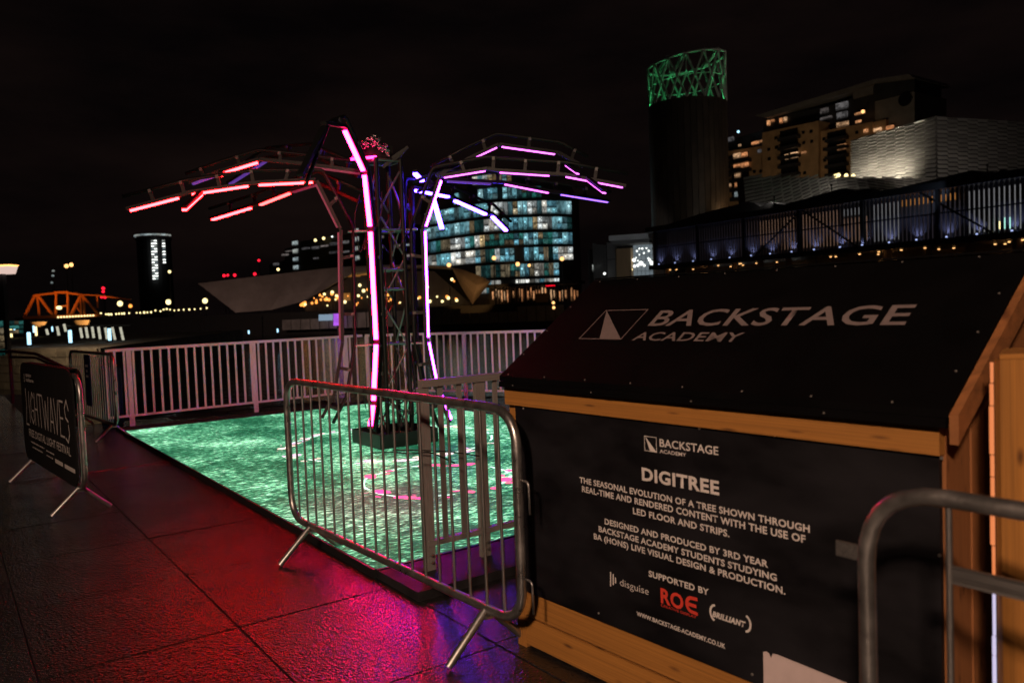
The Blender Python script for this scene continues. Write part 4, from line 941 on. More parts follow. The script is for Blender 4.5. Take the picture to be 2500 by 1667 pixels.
# ---- dark block at the far quay with white stairwell windows
fb, bd_, bn_, ba_, bb_ = vplane(610, 245, 1010, 210)
blk = thing('dark_block', 'long dark housing block with pale stairwell windows behind the museum', 'building', ba_)
C22 = lambda x, y: (600 + x / 5.88, 540 + y / 5.88)
def b22(name, x0, y0, x1, y1, off, m): 
    p, q = C22(x0, y0), C22(x1, y1); return wquad(name, fb, p[0], p[1], q[0], q[1], off, .4, m, blk, bn_)
pw = [C22(*p) for p in ((340, 700), (340, 620), (560, 560), (560, 400), (780, 330), (780, 290), (2400, 40), (2400, 1100), (340, 1100))]
prism('wall', [fb(x, y) for x, y in pw], -bn_ * 14, M['night_brick'], blk)
for (x0, y0, x1, y1, m) in ((672, 290, 688, 348, 'win_cool'), (704, 284, 742, 346, 'win_cool'), (680, 408, 695, 462, 'win_cool'), (706, 400, 745, 462, 'win_cool'), (684, 524, 699, 578, 'win_cool'), (708, 518, 746, 576, 'win_cool'), (686, 640, 702, 696, 'win_cool'), (710, 634, 750, 696, 'win_cool'),
    (1530, 112, 1572, 165, 'win_cool'), (1582, 106, 1612, 155, 'win_cool'), (1536, 232, 1574, 300, 'win_cool'), (1590, 224, 1616, 290, 'win_cool'), (1540, 368, 1578, 432, 'win_cool'), (1598, 360, 1620, 420, 'win_cool'), (1546, 500, 1586, 570, 'win_cool'), (1604, 494, 1626, 558, 'win_cool'),
    (810, 378, 915, 408, 'win_dim'), (950, 364, 1050, 404, 'win_dim'), (1080, 344, 1180, 372, 'win_dim'), (1210, 304, 1320, 350, 'win_dim'), (1400, 280, 1475, 324, 'win_dim'), (1205, 432, 1330, 468, 'win_dim'), (1405, 424, 1480, 455, 'win_dim'), (975, 520, 1040, 548, 'win_dim'), (575, 424, 670, 440, 'win_dim'), (520, 470, 610, 500, 'win_dim'), (400, 600, 470, 640, 'win_dim'),
    (1905, 210, 1975, 250, 'win_dim'), (1905, 360, 1970, 395, 'win_dim'), (2290, 330, 2352, 356, 'win_cool'), (2100, 340, 2215, 380, 'win_dim'), (2230, 640, 2300, 690, 'win_cool'), (2290, 480, 2350, 520, 'win_dim')):
    b22('window', x0, y0, x1, y1, .2, M[m])
def lamp_post(label, x, y, Y, r, m, group, gz=FZ, cat='lamp', name='lamp_post'):
    p = at(x, y, Y); th = thing(name, label, cat, (p.x, p.y, gz), group)
    rod('pole', (p.x, p.y, gz), p - UZ * r * .6, max(.05, r * .22), M['dark'], th, 6); ball('globe', p, r, M[m], th); return th
for k, (x, y) in enumerate(((770, 586.5), (790, 582), (679, 658), (811, 578), (821, 578))):
    p = at(x, y, 225); th = thing('roof_lamp', 'small roof lamp on the long dark housing block', 'lamp', (p.x, p.y, p.z - 1), 'roof lamps on the dark block'); rod('stem', p - UZ * 1.6, p, .08, M['dark'], th, 6); ball('globe', p, .42 if k < 3 else .25, M['e_yel'] if k < 3 else M['e_white'], th)
# ---- angular museum shells
mus = thing('museum', 'angular metal-clad museum with sweeping curved shells and arched glowing opening', 'building', at(800, 745, 150))
def shell(pts, th_, bulge=.25, n=24):
    """curved sheet between a top edge and a bottom edge (pixel polylines with depth)"""
    top, bot = pts; vs = []; fs = []; k = 6
    def samp(poly, f):
        g = f * (len(poly) - 1); i = min(int(g), len(poly) - 2); u = g - i
        a, b = poly[i], poly[i + 1]; return [a[j] + (b[j] - a[j]) * u for j in range(3)]
    for i in range(n + 1):
        f = i / n; a = at(*samp(top, f)); b = at(*samp(bot, f))
        for j in range(k + 1):
            g = j / k; p = a.lerp(b, g); p.y -= bulge * math.sin(g * math.pi) * math.sin(math.pi * (.15 + .7 * f)); vs.append(p)
    m_ = len(vs); vs += [p + V((0, th_, 0)) for p in vs]
    for i in range(n):
        for j in range(k):
            a = i * (k + 1) + j; q = (a, a + 1, a + k + 2, a + k + 1); fs.append(q); fs.append(tuple(m_ + v for v in q[::-1]))
    for i in range(n):
        for j in (0, k):
            a = i * (k + 1) + j; b = a + k + 1; fs.append((a, b, b + m_, a + m_) if j == 0 else (b, a, a + m_, b + m_))
    for i in (0, n):
        for j in range(k):
            a = i * (k + 1) + j; b = a + 1; fs.append((a, a + m_, b + m_, b) if i == n else (b, b + m_, a + m_, a))
    return mesh_ob('shell_panel', vs, fs, M['shell_metal'], mus)
shell(([(482, 692, 142), (600, 678, 144), (720, 664, 147), (830, 652, 150), (860, 650, 152)], [(486, 694, 142), (575, 763, 142), (660, 757, 143), (742, 735, 146), (858, 668, 151)]), 1.2)
shell(([(858, 651, 152), (950, 646, 156), (1030, 646, 156), (1100, 650, 152)], [(858, 668, 152), (950, 655, 156), (1030, 652, 156), (1101, 654, 152)]), 8, .5)
shell(([(1100, 650, 150), (1135, 660, 148), (1170, 673, 147), (1198, 686, 147)], [(1104, 656, 150), (1126, 700, 148), (1153, 743, 147), (1198, 688, 147)]), 1.0, 1.2)
fm, md, mn, ma, mb = vplane(700, 158, 1160, 160)
prism('back_wall', [fm(x, y) for x, y in ((745, 742), (860, 672), (950, 662), (1060, 662), (1150, 742), (1150, 760), (745, 760))], -mn * .6, M['night_brick'], mus)
M['amberwall'] = emit('amber_lit_interior', (.50, .19, .03), .42)
wquad('lit_interior', fm, 838, 668, 880, 676, .5, .2, M['amberwall'], mus, mn); wquad('lit_interior', fm, 818, 716, 855, 734, .5, .2, M['amberwall'], mus, mn)
wquad('lit_interior', fm, 866, 662, 900, 672, .5, .2, M['amberwall'], mus, mn)
gp_ = 'small amber lights under the museum arch'
rng = random.Random(3)
for k in range(74):
    x = rng.uniform(728, 1120); y = rng.choice((rng.gauss(726, 4), rng.gauss(726, 4), rng.gauss(707, 14), rng.gauss(735, 6)))
    lim = 742 - (x - 730) * .64 if x < 850 else 668
    y = max(y, lim + 6)
    if x > 1085 and y < 650 + (x - 1100) * 1.7: y = 735
    y = min(y, 746)
    p = fm(x, y, 1.0); th = thing('arch_lamp', 'one of many small amber lights glowing under the museum arch', 'lamp', (p.x, p.y, FZ), gp_)
    rod('stem', (p.x, p.y, FZ), p, .03, M['dark'], th, 5); ball('bulb', p, rng.uniform(.14, .34), M['e_amber'] if rng.random() < .62 else M['e_yel'], th)
floodlight('added floodlight brightening the pointed museum fin', at(1150, 746, 132), at(1150, 695, 148), (1, .5, .16), 3600, 50, ground=FZ)  # made-up spot and stand, added to bring the fin out of the dark
floodlight('added floodlight brightening the long museum shell', at(640, 775, 100), at(650, 715, 144), (1, .68, .58), 9500, 80, ground=-2.6)  # added lamp in the dock; lifts the otherwise dark shell
# ---- round tower far left
tw = at(384, 740, 480); tower = thing('round_tower', 'tall dark round tower with lit rim and two columns of lit windows', 'tower', (tw.x, tw.y, 0))
zt = at(384, 574, 480).z; R_ = 10.2
prism('shaft', [V((tw.x + R_ * .94 * math.cos(a * math.pi / 12), tw.y + R_ * .94 * math.sin(a * math.pi / 12), 0)) for a in range(24)], UZ * (zt - 3), M['tower_dark'], tower)
prism('crown', [V((tw.x + R_ * math.cos(a * math.pi / 12), tw.y + R_ * math.sin(a * math.pi / 12), zt - 3)) for a in range(24)], UZ * 1.2, M['tower_dark'], tower)
for k in range(13):
    a = math.pi * (1.04 + .92 * k / 12); p = V((tw.x + R_ * 1.02 * math.cos(a), tw.y + R_ * 1.02 * math.sin(a), zt - .6)); t_ = V((-math.sin(a), math.cos(a), 0))
    beam('rim_light', p - t_ * 1.2, p + t_ * 1.2, .3, 1.1, M['win_cool'], tower)
for k in range(15):
    y = 588 + k * 6.6
    for x, w_ in ((372, 5), (379, 5), (399, 5)):
        if x == 399 and k > 8: continue
        x_ = x + k * .3; p = at(x_, y, 478 - R_ * math.sqrt(max(0, 1 - ((x_ - 384) / 41) ** 2)) * .96); beam('window', p - V((.75, 0, 0)), p + V((.75, 0, 0)), .5, .75, M['e_white'] if (k + x) % 3 else M['win_cool'], tower)
# ---- warning lights on masts
for k, (x, y, Y) in enumerate(((252, 704, 300), (248, 725, 300), (256, 725, 300), (252, 712, 300), (547, 673, 330), (556, 672, 330), (573, 672, 330), (632, 636, 330), (622, 669, 330))):
    p = at(x, y, Y); th = thing('warning_mast', 'red warning light on a thin dark mast beyond the far bank', 'mast', (p.x, p.y, FZ), 'red warning masts'); rod('mast', (p.x, p.y, FZ), p, .15, M['dark'], th, 5); ball('red_lamp', p, .62 if k % 2 == 0 else .5, M['e_red'], th)
# ---- lamps along the far bank
for (x, y) in ((805, 735), (845, 743), (865, 743), (887, 742), (927, 740), (950, 738), (970, 737), (990, 736), (1030, 733), (1090, 731), (1118, 730), (1150, 728), (1175, 727), (1205, 725), (1240, 712), (1280, 718), (1305, 705), (1330, 700), (1355, 705), (1390, 712), (1425, 708), (1465, 706), (1510, 704), (1552, 702), (1600, 698), (1648, 692), (600, 757), (620, 755), (640, 754), (690, 752), (720, 750)):
    lamp_post('small yellow promenade lamp in the row along the far bank', x / 3.267, 540 + y / 3.267, 185, rng.uniform(.18, .30), 'e_yel', 'lamps along the far bank')
for (x, y, r, lb) in ((957, 657, .62, 'round white globe lamp above the far bank by the rail bridge'), (1343, 645, .62, 'round white globe lamp above the far bank below the round tower'), (1635, 635, .62, 'round white globe lamp at the tip of the museum shell'), (1040, 676, .42, 'orange lamp on the far bank beside a pale pole'), (1352, 403, .35, 'tall pole lamp beside the round tower')):
    lamp_post(lb, x / 3.267, 540 + y / 3.267, 180, r, 'e_yel' if 'orange' not in lb else 'e_amber', None)
for (x, y) in ((530, 358), (568, 348)): lamp_post('tall double floodlight mast lamp above the orange bridge', x / 3.267, 540 + y / 3.267, 240, .62, 'e_warm', 'mast lamps above the bridge')
for (x, y) in ((425, 398), (422, 436), (414, 492)): lamp_post('faint lit window mast left of the round tower', x / 3.267, 540 + y / 3.267, 260, .42, 'win_cool', 'faint high lights by the bridge')
# ---- orange swing bridge
M['orange'] = mat('orange_bridge_paint', (.62, .16, .02), .6, 0, .25, 1)
def bp_(x, y, Y=170): return at(x * 320 / 1476, 560 + y * 340 / 1568, Y)
br = thing('swing_bridge', 'orange-lit steel truss swing bridge across the dock', 'bridge', bp_(700, 1000))
for Y in (170, 176):
    for (a, b, w_) in (((270, 995), (1135, 965), .55), ((270, 995), (395, 742), .45), ((395, 742), (620, 718), .4), ((620, 712), (765, 708), .5), ((765, 718), (920, 735), .4), ((920, 735), (1115, 965), .4), ((420, 742), (445, 990), .35), ((430, 745), (610, 990), .45), ((630, 712), (628, 990), .35), ((762, 712), (765, 985), .35), ((795, 970), (915, 738), .5), ((935, 740), (952, 965), .35), ((905, 760), (915, 960), .3), ((870, 880), (925, 965), .25), ((640, 870), (760, 860), .3), ((920, 735), (1110, 745), .3), ((1095, 745), (1100, 880), .25), ((1110, 745), (1470, 790), .3)):
        beam('truss_member', bp_(*a, Y), bp_(*b, Y), w_, w_, M['orange'], br)
beam('deck', bp_(265, 1003, 173), bp_(1140, 974, 173), 6, .4, M['dark'], br)
for x in (300, 1110): p = bp_(x, 1000, 173); beam('pier', (p.x, p.y, -3), (p.x, p.y, p.z), 3, 3, M['night_brick'], br)
ball('lamp', bp_(665, 882, 169), .5, M['e_yel'], br, (1.3, 1, .8))
for k in range(13): ball('deck_lamp', bp_(655 + k * 33, 988 - k * 1.6, 169.4), .2, M['e_yel'], br)
flood(br, bp_(450, 1060, 150), bp_(480, 840), (1, .42, .1), 9000, 44); flood(br, bp_(950, 1060, 150), bp_(900, 840), (1, .42, .1), 9000, 44)
# ---- footbridge with slanted lit balusters
fbz = thing('footbridge', 'dark footbridge with a row of slanted pale lit tubes', 'bridge', at(250, 832, 58))
for (x0, y0, x1, y1) in ((640, 850, 655, 930), (685, 845, 700, 930), (735, 842, 748, 930), (785, 842, 800, 940), (840, 848, 855, 940), (895, 845, 918, 945), (960, 845, 985, 955), (455, 840, 470, 910), (370, 860, 382, 905), (510, 820, 525, 880)):
    a = at(x0 / 3.267, 540 + y0 / 3.267, 58); b = at(x1 / 3.267, 540 + y1 / 3.267, 58); mid = a.lerp(b, .55)
    rod('lit_tube', a, mid + (a - mid) * .04, .085, M['e_pale'], fbz, 6); rod('lit_tube', mid, b, .085, M['e_pale'], fbz, 6)
beam('deck', at(100, 838, 58.4), at(330, 834, 58.4), 2.4, .3, M['dark'], fbz); beam('rail', at(100, 796, 58.3), at(320, 794, 58.3), .12, .1, M['dark'], fbz)
for x in (130, 300): p = at(x, 836, 58.4); beam('pier', (p.x, p.y, -3), (p.x, p.y, p.z), .6, .6, M['dark'], fbz)
# ---- lit bollards on the left quay and pontoon
def bollard(x, yt, yb, m, label, group, z=0.0):
    p = gnd(x, yb + 4, z); h = at(x, yt, p.y).z - z; r = .11 if z == 0 else .07
    th = thing('lit_bollard', label, 'bollard', (p.x, p.y, z), group); rod('foot', p, p + UZ * .12, r * 1.8, M['dark'], th, 8); rod('light_tube', p + UZ * .12, p + UZ * (.12 + (h - .12)), r, M[m], th, 8)
for x, yt, yb in ((72, 811, 842), (172.5, 806, 837), (268.5, 801.5, 831)): bollard(x, yt, yb, 'e_blue', 'large blue-white lit bollard on the quay edge in front of the footbridge', 'blue bollards on the left quay')
for x, yt, yb in ((36, 797, 811), (128, 794, 807), (83, 795, 810), (144, 792, 798)): bollard(x, yt, yb, 'e_blue', 'smaller blue-white lit bollard farther back on the quay', 'far blue bollards on the left quay')
for x, yt, yb in ((28, 800, 822), (89, 797, 818)): bollard(x, yt, yb, 'e_yel', 'warm white lit bollard among the blue ones', 'warm bollards on the left quay')
for x, y in ((374, 828), (455, 822), (533, 819), (607.5, 815), (678, 811)):
    p = at(x, y, 92); th = thing('pontoon_light', 'tiny blue marker light on the dark pontoon across the dock', 'marker light', (p.x, p.y, -2.5), 'pontoon markers'); rod('post', (p.x, p.y, -2.6), p, .06, M['dark'], th, 6); rod('light', p, p + UZ * .4, .09, M['e_blue'], th, 6)
# kiosk with lit canopy at the far left
kc = at(0, 662, 40); kiosk = thing('lit_canopy', 'orange-rimmed flat canopy light on a post above the left quay', 'canopy', (kc.x - .4, kc.y, 0))
prism('canopy', [kc + V((-1.8, 0, .22)), kc + V((.42, 0, .24)), kc + V((.28, 0, -.12)), kc + V((-1.8, 0, -.14))], V((0, .8, 0)), emit('canopy_glow', (1, .72, .62), .75), kiosk)
prism('rim', [kc + V((-1.8, -.02, .30)), kc + V((.50, -.02, .32)), kc + V((.42, -.02, .25)), kc + V((-1.8, -.02, .23))], V((0, .8, 0)), emit('canopy_rim_glow', (1, .45, .12), 2.5), kiosk)
flood(kiosk, kc + V((.7, 1.6, -.3)), V((-25, 45.5, -1)), (1, .7, .42), 900, 130, .8)
beam('post', (kc.x - .2, kc.y + .4, 0), kc + V((-.2, .4, -.12)), .3, .3, M['dark'], kiosk)
gk = thing('glass_kiosk', 'teal glass kiosk at the left end of the quay', 'kiosk', at(0, 845, 38))
a = at(-30, 850, 38); b = at(10, 848, 38)
for k in range(5):
    zz = .15 + k * .34 - .9
    beam('pane', V((a.x, a.y, zz + .9)), V((b.x, b.y, zz + .9)), .1, .30, M['win_teal'], gk)
for r_ in range(3):
    for c_ in range(4):
        p = at(14 + c_ * 11, 788 + r_ * 11, 75); th = None
        beam('pane', p, p + V((.36, 0, 0)), .1, .34, M['win_teal'], gk)
# ---- low dock wall panels, screen kiosk on the far quay
dw = thing('dock_wall', 'far dock wall of pale concrete panels above the water', 'wall', at(1000, 800, 140))
for k in range(30):
    f = k / 29; x0 = 690 + k * 23.0; p = at(x0, 790, 139 - 6 * f); q = at(x0 + 21, 790, 139 - 6 * (k + 1) / 29)
    zt_, zb_ = (1.2, -1.4) if 19 > k > 4 or k > 24 else (.4, -1.4)
    beam('panel', V((p.x, p.y, (zt_ + zb_) / 2)), V((q.x, q.y, (zt_ + zb_) / 2)), .4, zt_ - zb_, M['concrete'], dw)
scn = thing('digital_screen', 'glowing purple and blue advertising screen on the far quay', 'screen', at(822, 800, 136))
pa = at(824, 781, 136); prism('purple_face', [at(814, 766, 136), at(835, 765, 136), at(835, 794, 136), at(814, 795, 136)], V((0, .4, 0)), winmat('purple_screen', [(.45, .10, .85), (.6, .05, .5)], .9, 1.0, False, (1.2, 1.2, 1.2)), scn)
prism('blue_face', [at(778, 768, 136.6), at(812, 767, 136.6), at(812, 782, 136.6), at(778, 783, 136.6)], V((0, .3, 0)), emit('pale_blue_screen', (.22, .34, .46), .8), scn)
rod('leg', (pa.x, pa.y + .2, -2.6), pa + V((0, .2, 0)), .2, M['dark'], scn, 6)
# ---- street lamps before the office
for k, (x, y) in enumerate(((1096, 647), (1206, 630), (1264, 645), (1372, 632), (1292, 648), (1351, 739), (1352, 751))):
    lamp_post('amber street lamp in front of the bow-fronted office', x, y, 128, .34 if k < 4 else .24, 'e_warm', 'amber street lamps before the office')
# ---- glazed entrance with pale fascia
fg, gd, gn, ga, gb = vplane(1440, 122, 1605, 118)
ent = thing('glazed_entrance', 'bright glazed mall entrance under a pale flat fascia', 'building', ga)
def gq(name, x0, y0, x1, y1, off, d_, m): return wquad(name, fg, x0, y0, x1, y1, off, d_, M[m], ent, gn)
gq('wall', 1445, 605, 1606, 705, -6, 4, 'night_brick')
gq('fascia', 1500, 576, 1594, 588, 2.0, 6, 'pale_fascia'); gq('fascia', 1503, 589, 1594, 597, 1.2, 5, 'grey_panel')
gq('brick_pier', 1509, 607, 1545, 700, -.2, 2, 'tan_render'); gq('side_wall', 1483, 592, 1508, 632, -1, .6, 'grey_panel'); gq('side_wall', 1484, 634, 1508, 700, -1.2, .5, 'grey_panel')
for k in range(8): gq('side_fin', 1449 + k * 4.1, 595 + k * .4, 1451.4 + k * 4.1, 690, -1.5, .4, 'grey_panel')
gq('side_window', 1447, 646, 1474, 662, -1.9, .3, 'win_cool')
M['atrium'] = emit('atrium_glow', (.20, .25, .28), .55)
for c_ in range(5):
    for r_ in range(6): gq('pane', 1546 + c_ * 10.2, 597 + r_ * 13, 1555 + c_ * 10.2, 609 + r_ * 13, -.6, .1, 'atrium')
for (x, y, r) in ((1561, 607, .13), (1568, 607, .15), (1578, 606, .13), (1555, 613, .15), (1584, 612.5, .15), (1572, 618, .14), (1561, 622, .1), (1553, 629, .1), (1548, 635, .28), (1557.5, 636.5, .12), (1565, 643, .34), (1549, 650, .22), (1557, 648, .22), (1573, 648, .2), (1586, 635, .22), (1583, 631, .14), (1591, 642, .3), (1542, 658, .18), (1536, 662, .13), (1476, 668, .2)):
    ball('hanging_lamp', fg(x, y, .2), r, M['e_white'] if r != .18 else M['e_yel'], ent)
floodlight('floodlight washing the pale entrance fascia', fg(1540, 660, 22), fg(1545, 590), (.9, .95, 1), 900, 60)
# ---- drum tower with diagrid crown
DC = at(1691, 740, 112); DC.z = 0; DR = 5.35
drum = thing('drum_tower', 'dark cylindrical tower with green-lit diagonal lattice crown', 'tower', DC)
M['drum_skin'] = mat('drum_metal_skin', (.09, .07, .055), .5, .35, .4, .35, bump=.1, bscale=2)
zb_ = at(1676, 250, 112).z - .5; nS = 40
for k in range(nS):
    a0, a1 = 2 * math.pi * k / nS, 2 * math.pi * (k + 1) / nS
    p = [DC + V((DR * math.cos(a), DR * math.sin(a), 0)) for a in (a0 + .006, a1 - .006)]
    pi_ = [DC + V(((DR - .3) * math.cos(a), (DR - .3) * math.sin(a), 0)) for a in (a1, a0)]
    prism('skin_panel', p + pi_, UZ * zb_, M['drum_skin'], drum)
prism('deck', [DC + V(((DR - .35) * math.cos(k * math.pi / 10), (DR - .35) * math.sin(k * math.pi / 10), zb_ - .6)) for k in range(20)], UZ * .4, M['dark'], drum)
M['white_steel'] = mat('pale_lattice_steel', (.48, .48, .46), .5, .1, .2, 2)
nB = 14; zc = zb_ + 5.9
def cr(k, top, rr_=DR):
    a = 2 * math.pi * k / nB; p = DC + V((rr_ * math.cos(a), rr_ * math.sin(a), 0)); p.z = zc + .7 * math.cos(a) * 1.0 if top else zb_; return p
for k in range(nB):
    rod('lattice_bar', cr(k, 0), cr(k + 1, 1), .14, M['white_steel'], drum, 8); rod('lattice_bar', cr(k + 1, 0), cr(k, 1), .14, M['white_steel'], drum, 8)
    rod('ring_bar', cr(k, 1), cr(k + 1, 1), .17, M['white_steel'], drum, 8)
    m0 = cr(k, 0).lerp(cr(k + 1, 1), .5); m1 = cr(k + 1, 0).lerp(cr(k + 2, 1), .5); rod('ring_bar', m0, m1, .05, M['white_steel'], drum, 6)
for k in (4, 5): beam('roof_beam', cr(k, 1), cr(nB - k, 1), .45, .5, M['white_steel'], drum)
for k in (2, 9): beam('roof_beam', cr(k, 1), cr(nB - k if k < 7 else nB - k, 1), .45, .5, M['white_steel'], drum)
for k in range(3, 7): rod('roof_brace', cr(k, 1), cr(nB - k - 1, 1), .1, M['white_steel'], drum, 6)
M['e_green'] = emit('green_lamp_glow', (.05, 1, .3), 1.5)
for k in range(nB):
    a = 2 * math.pi * (k + .15) / nB; p = DC + V(((DR - .7) * math.cos(a), (DR - .7) * math.sin(a), zb_ + .1))
    flood(drum, p, p + V((.7 * math.cos(a), .7 * math.sin(a), 3.0)), (.10, 1, .32), 260 if k % 3 else 480, 66, .9, .15)
floodlight('warm floodlight at the foot of the drum tower', at(1828, 520, 106), at(1745, 430, 109), (1, .62, .30), 260, 110, ground=0)
# ---- long mall gallery with vertical slats
fl, ld_, ln_, la_, lb_ = vplane(1598, 99, 2520, 61)
mall = thing('mall_gallery', 'long raised mall gallery with vertical slats, blue uplights and sawtooth roof', 'building', la_)
C6 = lambda x, y: (1380 + x / 2.1, 100 + y / 2.1)
LEN = (lb_ - la_).length; zT, zB = fl(1605, 566).z, fl(1605, 648).z
def mp_(s, off, z): p = la_ + ld_ * s + ln_ * off; p.z = z; return p
beam('back_wall', mp_(0, -2.2, (zT + zB) / 2), mp_(LEN, -2.2, (zT + zB) / 2), .3, zT - zB, M['dark'], mall)
beam('floor_slab', mp_(-.3, -4, zB - .25), mp_(LEN, -4, zB - .25), 9, .5, M['dark'], mall)
beam('roof_slab', mp_(-.5, -4, zT + .3), mp_(LEN, -4, zT + .3), 9.5, .6, M['dark'], mall)
M['slat_metal'] = mat('slat_metal', (.20, .19, .21), .5, .2, .2, .5)
ns = 112
for k in range(ns):
    s = .2 + (LEN - .4) * k / (ns - 1)
    beam('slat', mp_(s, 0, zB + .02), mp_(s, 0, zT - .02), .10, .25, M['slat_metal'], mall, up=ld_)
beam('mid_rail', mp_(0, .16, zB + (zT - zB) * .52), mp_(LEN, .16, zB + (zT - zB) * .52), .1, .12, M['dark'], mall)
for k in range(7): s = LEN * (.02 + k * .163); beam('frame_post', mp_(s, .22, zB), mp_(s, .22, zT), .25, .3, M['dark'], mall, up=ld_)
for (f0, f1) in ((.52, .66), (.38, .52), (.80, .94)):
    up_ = f0 in (.38, .66); beam('diagonal', mp_(LEN * f0, .3, zB if up_ else zT), mp_(LEN * f1, .3, zT if up_ else zB), .12, .15, M['dark'], mall)
M['gal_warm'] = emit('gallery_warm', (.30, .17, .11), .55); M['gal_dim'] = emit('gallery_dim', (.026, .021, .026), .7); M['gal_cool'] = emit('gallery_cool', (.24, .24, .25), .6); M['gal_orange'] = emit('gallery_orange', (.55, .22, .05), .6)
for (f0, f1, h0, h1, m) in ((.02, .30, .05, .95, 'gal_dim'), (.30, .36, .3, .95, 'gal_dim'), (.36, .42, .30, .92, 'gal_warm'), (.425, .52, .12, .93, 'gal_warm'), (.525, .585, .10, .93, 'gal_warm'), (.59, .655, .15, .70, 'gal_warm'), (.665, .73, .10, .93, 'gal_cool'), (.735, .85, .80, .94, 'gal_orange'), (.735, .86, .05, .78, 'gal_dim'), (.865, .93, .08, .93, 'gal_cool'), (.935, .995, .08, .93, 'gal_cool'), (.59, .65, .76, .92, 'gal_cool')):
    z0, z1 = zB + (zT - zB) * h0, zB + (zT - zB) * h1
    beam('lit_window', mp_(LEN * f0, -1.6, (z0 + z1) / 2), mp_(LEN * f1, -1.6, (z0 + z1) / 2), .1, z1 - z0, M[m], mall)
M['e_screen'] = emit('green_white_screen', (.45, .95, .80), 1.1)
beam('screen', fl(2452, 545, -.8), fl(2470, 544, -.8), .1, .9, M['e_screen'], mall); beam('screen', fl(2440, 550, -.9), fl(2447, 549, -.9), .1, .6, M['e_yel'], mall)
M['e_up'] = emit('uplight_lens', (.45, .55, 1.0), 1.2)
for k, (x, y) in enumerate(((480, 1130), (562, 1122), (655, 1112), (748, 1108), (842, 1100), (952, 1090), (1050, 1082), (1160, 1075), (1275, 1066), (1408, 1050), (1522, 1045), (1660, 1032), (1800, 1022), (1955, 1010), (2110, 997), (2290, 985))):
    x_, y_ = C6(x, y); p = fl(x_, y_ + 2, .42); p.z = zB + .12
    beam('uplight', p - UZ * .08, p + UZ * .03, .12, .12, M['e_up'], mall); flood(mall, p + UZ * .08, p + UZ * 2.5 - ln_ * .5, (.42, .5, 1.0), 36, 120, 1.0, .05)
beam('roof_trough', mp_(LEN * .45, .5, zT + .35), mp_(LEN, .5, zT + .35), .3, .25, M['grey_panel'], mall)
floodlight('cool floodlight grazing the mall roof gutter', mp_(LEN * .86, 3.0, zT - 1.0), mp_(LEN * .80, .5, zT + .4), (.6, .75, 1), 60, 90)
ro = [C6(*p) for p in ((455, 962), (700, 884), (930, 826), (962, 828), (1000, 850), (1050, 826), (1110, 842), (1420, 756), (1445, 757), (1482, 776), (1548, 756), (1575, 758), (1632, 772), (2085, 663), (2100, 664), (2165, 702), (2235, 660), (2250, 662), (2300, 690), (2400, 668))]
roofp = [fl(x, y, -3) for x, y in ro]
prism('sawtooth_roof', roofp + [V((roofp[-1].x, roofp[-1].y, zT + .2)), V((roofp[0].x, roofp[0].y, zT + .2))], -ln_ * 3.5, M['dark'], mall)
# undercroft
M['warmwall'] = mat('undercroft_wall', (.34, .24, .16), .7, 0, .3, .4)
beam('undercroft_wall', mp_(0, -6.5, zB / 2), mp_(LEN, -6.5, zB / 2), .4, zB - .6, M['warmwall'], mall)
for k in range(12): s = LEN * (.03 + k * .085); beam('column', mp_(s, -1.0, 0), mp_(s, -1.0, zB - .52), .5, .5, M['warmwall'], mall)
for k in range(17): beam('shop_window', mp_(LEN * (.10 + k * .018), -6.1, zB - 1.9), mp_(LEN * (.115 + k * .018), -6.1, zB - 1.9), .1, 1.1, M['win_dim'] if k % 5 else M['win_cool'], mall)
rg = random.Random(5)
for k in range(26):
    s = LEN * rg.uniform(.04, .99); p = mp_(s, rg.uniform(-5.5, -.4), zB - .62); ball('downlight', p, .085, M['e_warm'], mall, (1.4, 1.4, .6))
    if k % 4 == 0: flood(mall, p - UZ * .1, p - UZ * 3 - ln_ * 1.5, (1, .58, .26), 110, 120, .7)
# ---- theatre with steel shingles
theatre = thing('theatre', 'angular theatre clad in rows of steel shingles, floodlit at one corner', 'building', at(2290, 740, 92))
def shingle_wall(p0, p1, zb0, zt0, zt1, rows, cols, parent, m, lean=.0, zb1=None):
    p0, p1 = V(p0), V(p1); d = (p1 - p0); L = d.length; d.normalize(); n = V((d.y, -d.x, 0)); zb1 = zb0 if zb1 is None else zb1
    vs = [V((p0.x, p0.y, zb0)), V((p1.x, p1.y, zb1)), V((p1.x, p1.y, zt1)), V((p0.x, p0.y, zt0))]
    prism('wall', vs, -n * .4, M['night_brick'], parent)
    for c in range(cols):
        f0, f1 = c / cols, (c + 1) / cols; a = p0 + d * (L * f0); b = p0 + d * (L * f1)
        for r in range(rows):
            g0, g1 = r / rows, (r + 1) / rows; st = .5 / rows * (c % 2)
            z00 = zb0 + (zt0 - zb0) * min(1, g0 + st); z01 = zb0 + (zt0 - zb0) * min(1, g1 + st); z10 = zb1 + (zt1 - zb1) * min(1, g0 + st); z11 = zb1 + (zt1 - zb1) * min(1, g1 + st)
            za = z00 + (z10 - z00) * (f0 + f1) / 2; zz = z01 + (z11 - z01) * (f0 + f1) / 2
            if zz - za < .02: continue
            sl0 = (zt1 - zb1 - zt0 + zb0) * 0
            A_ = V((a.x, a.y, za)) + n * .34; B_ = V((b.x, b.y, za + (z10 - z00) / cols * 1.0)) + n * .34; up = (V((a.x, a.y, zz)) + n * .04) - A_
            c0 = (A_ + B_) / 2 + up / 2; nn_ = d.cross(up).normalized()
            link(bpy.data.objects.new('shingle', unit_box(m)), parent, mat4(c0, (B_ - A_) * .985, up * .70, nn_ * .03))
Pa, Pb, Pc = at(2086, 740, 104), at(2291, 740, 94), at(2530, 740, 97)
za_, zb2, zc_ = at(2086, 343, 104), at(2291, 283, 94), at(2530, 298, 97)
zlow = at(2086, 436, 104).z
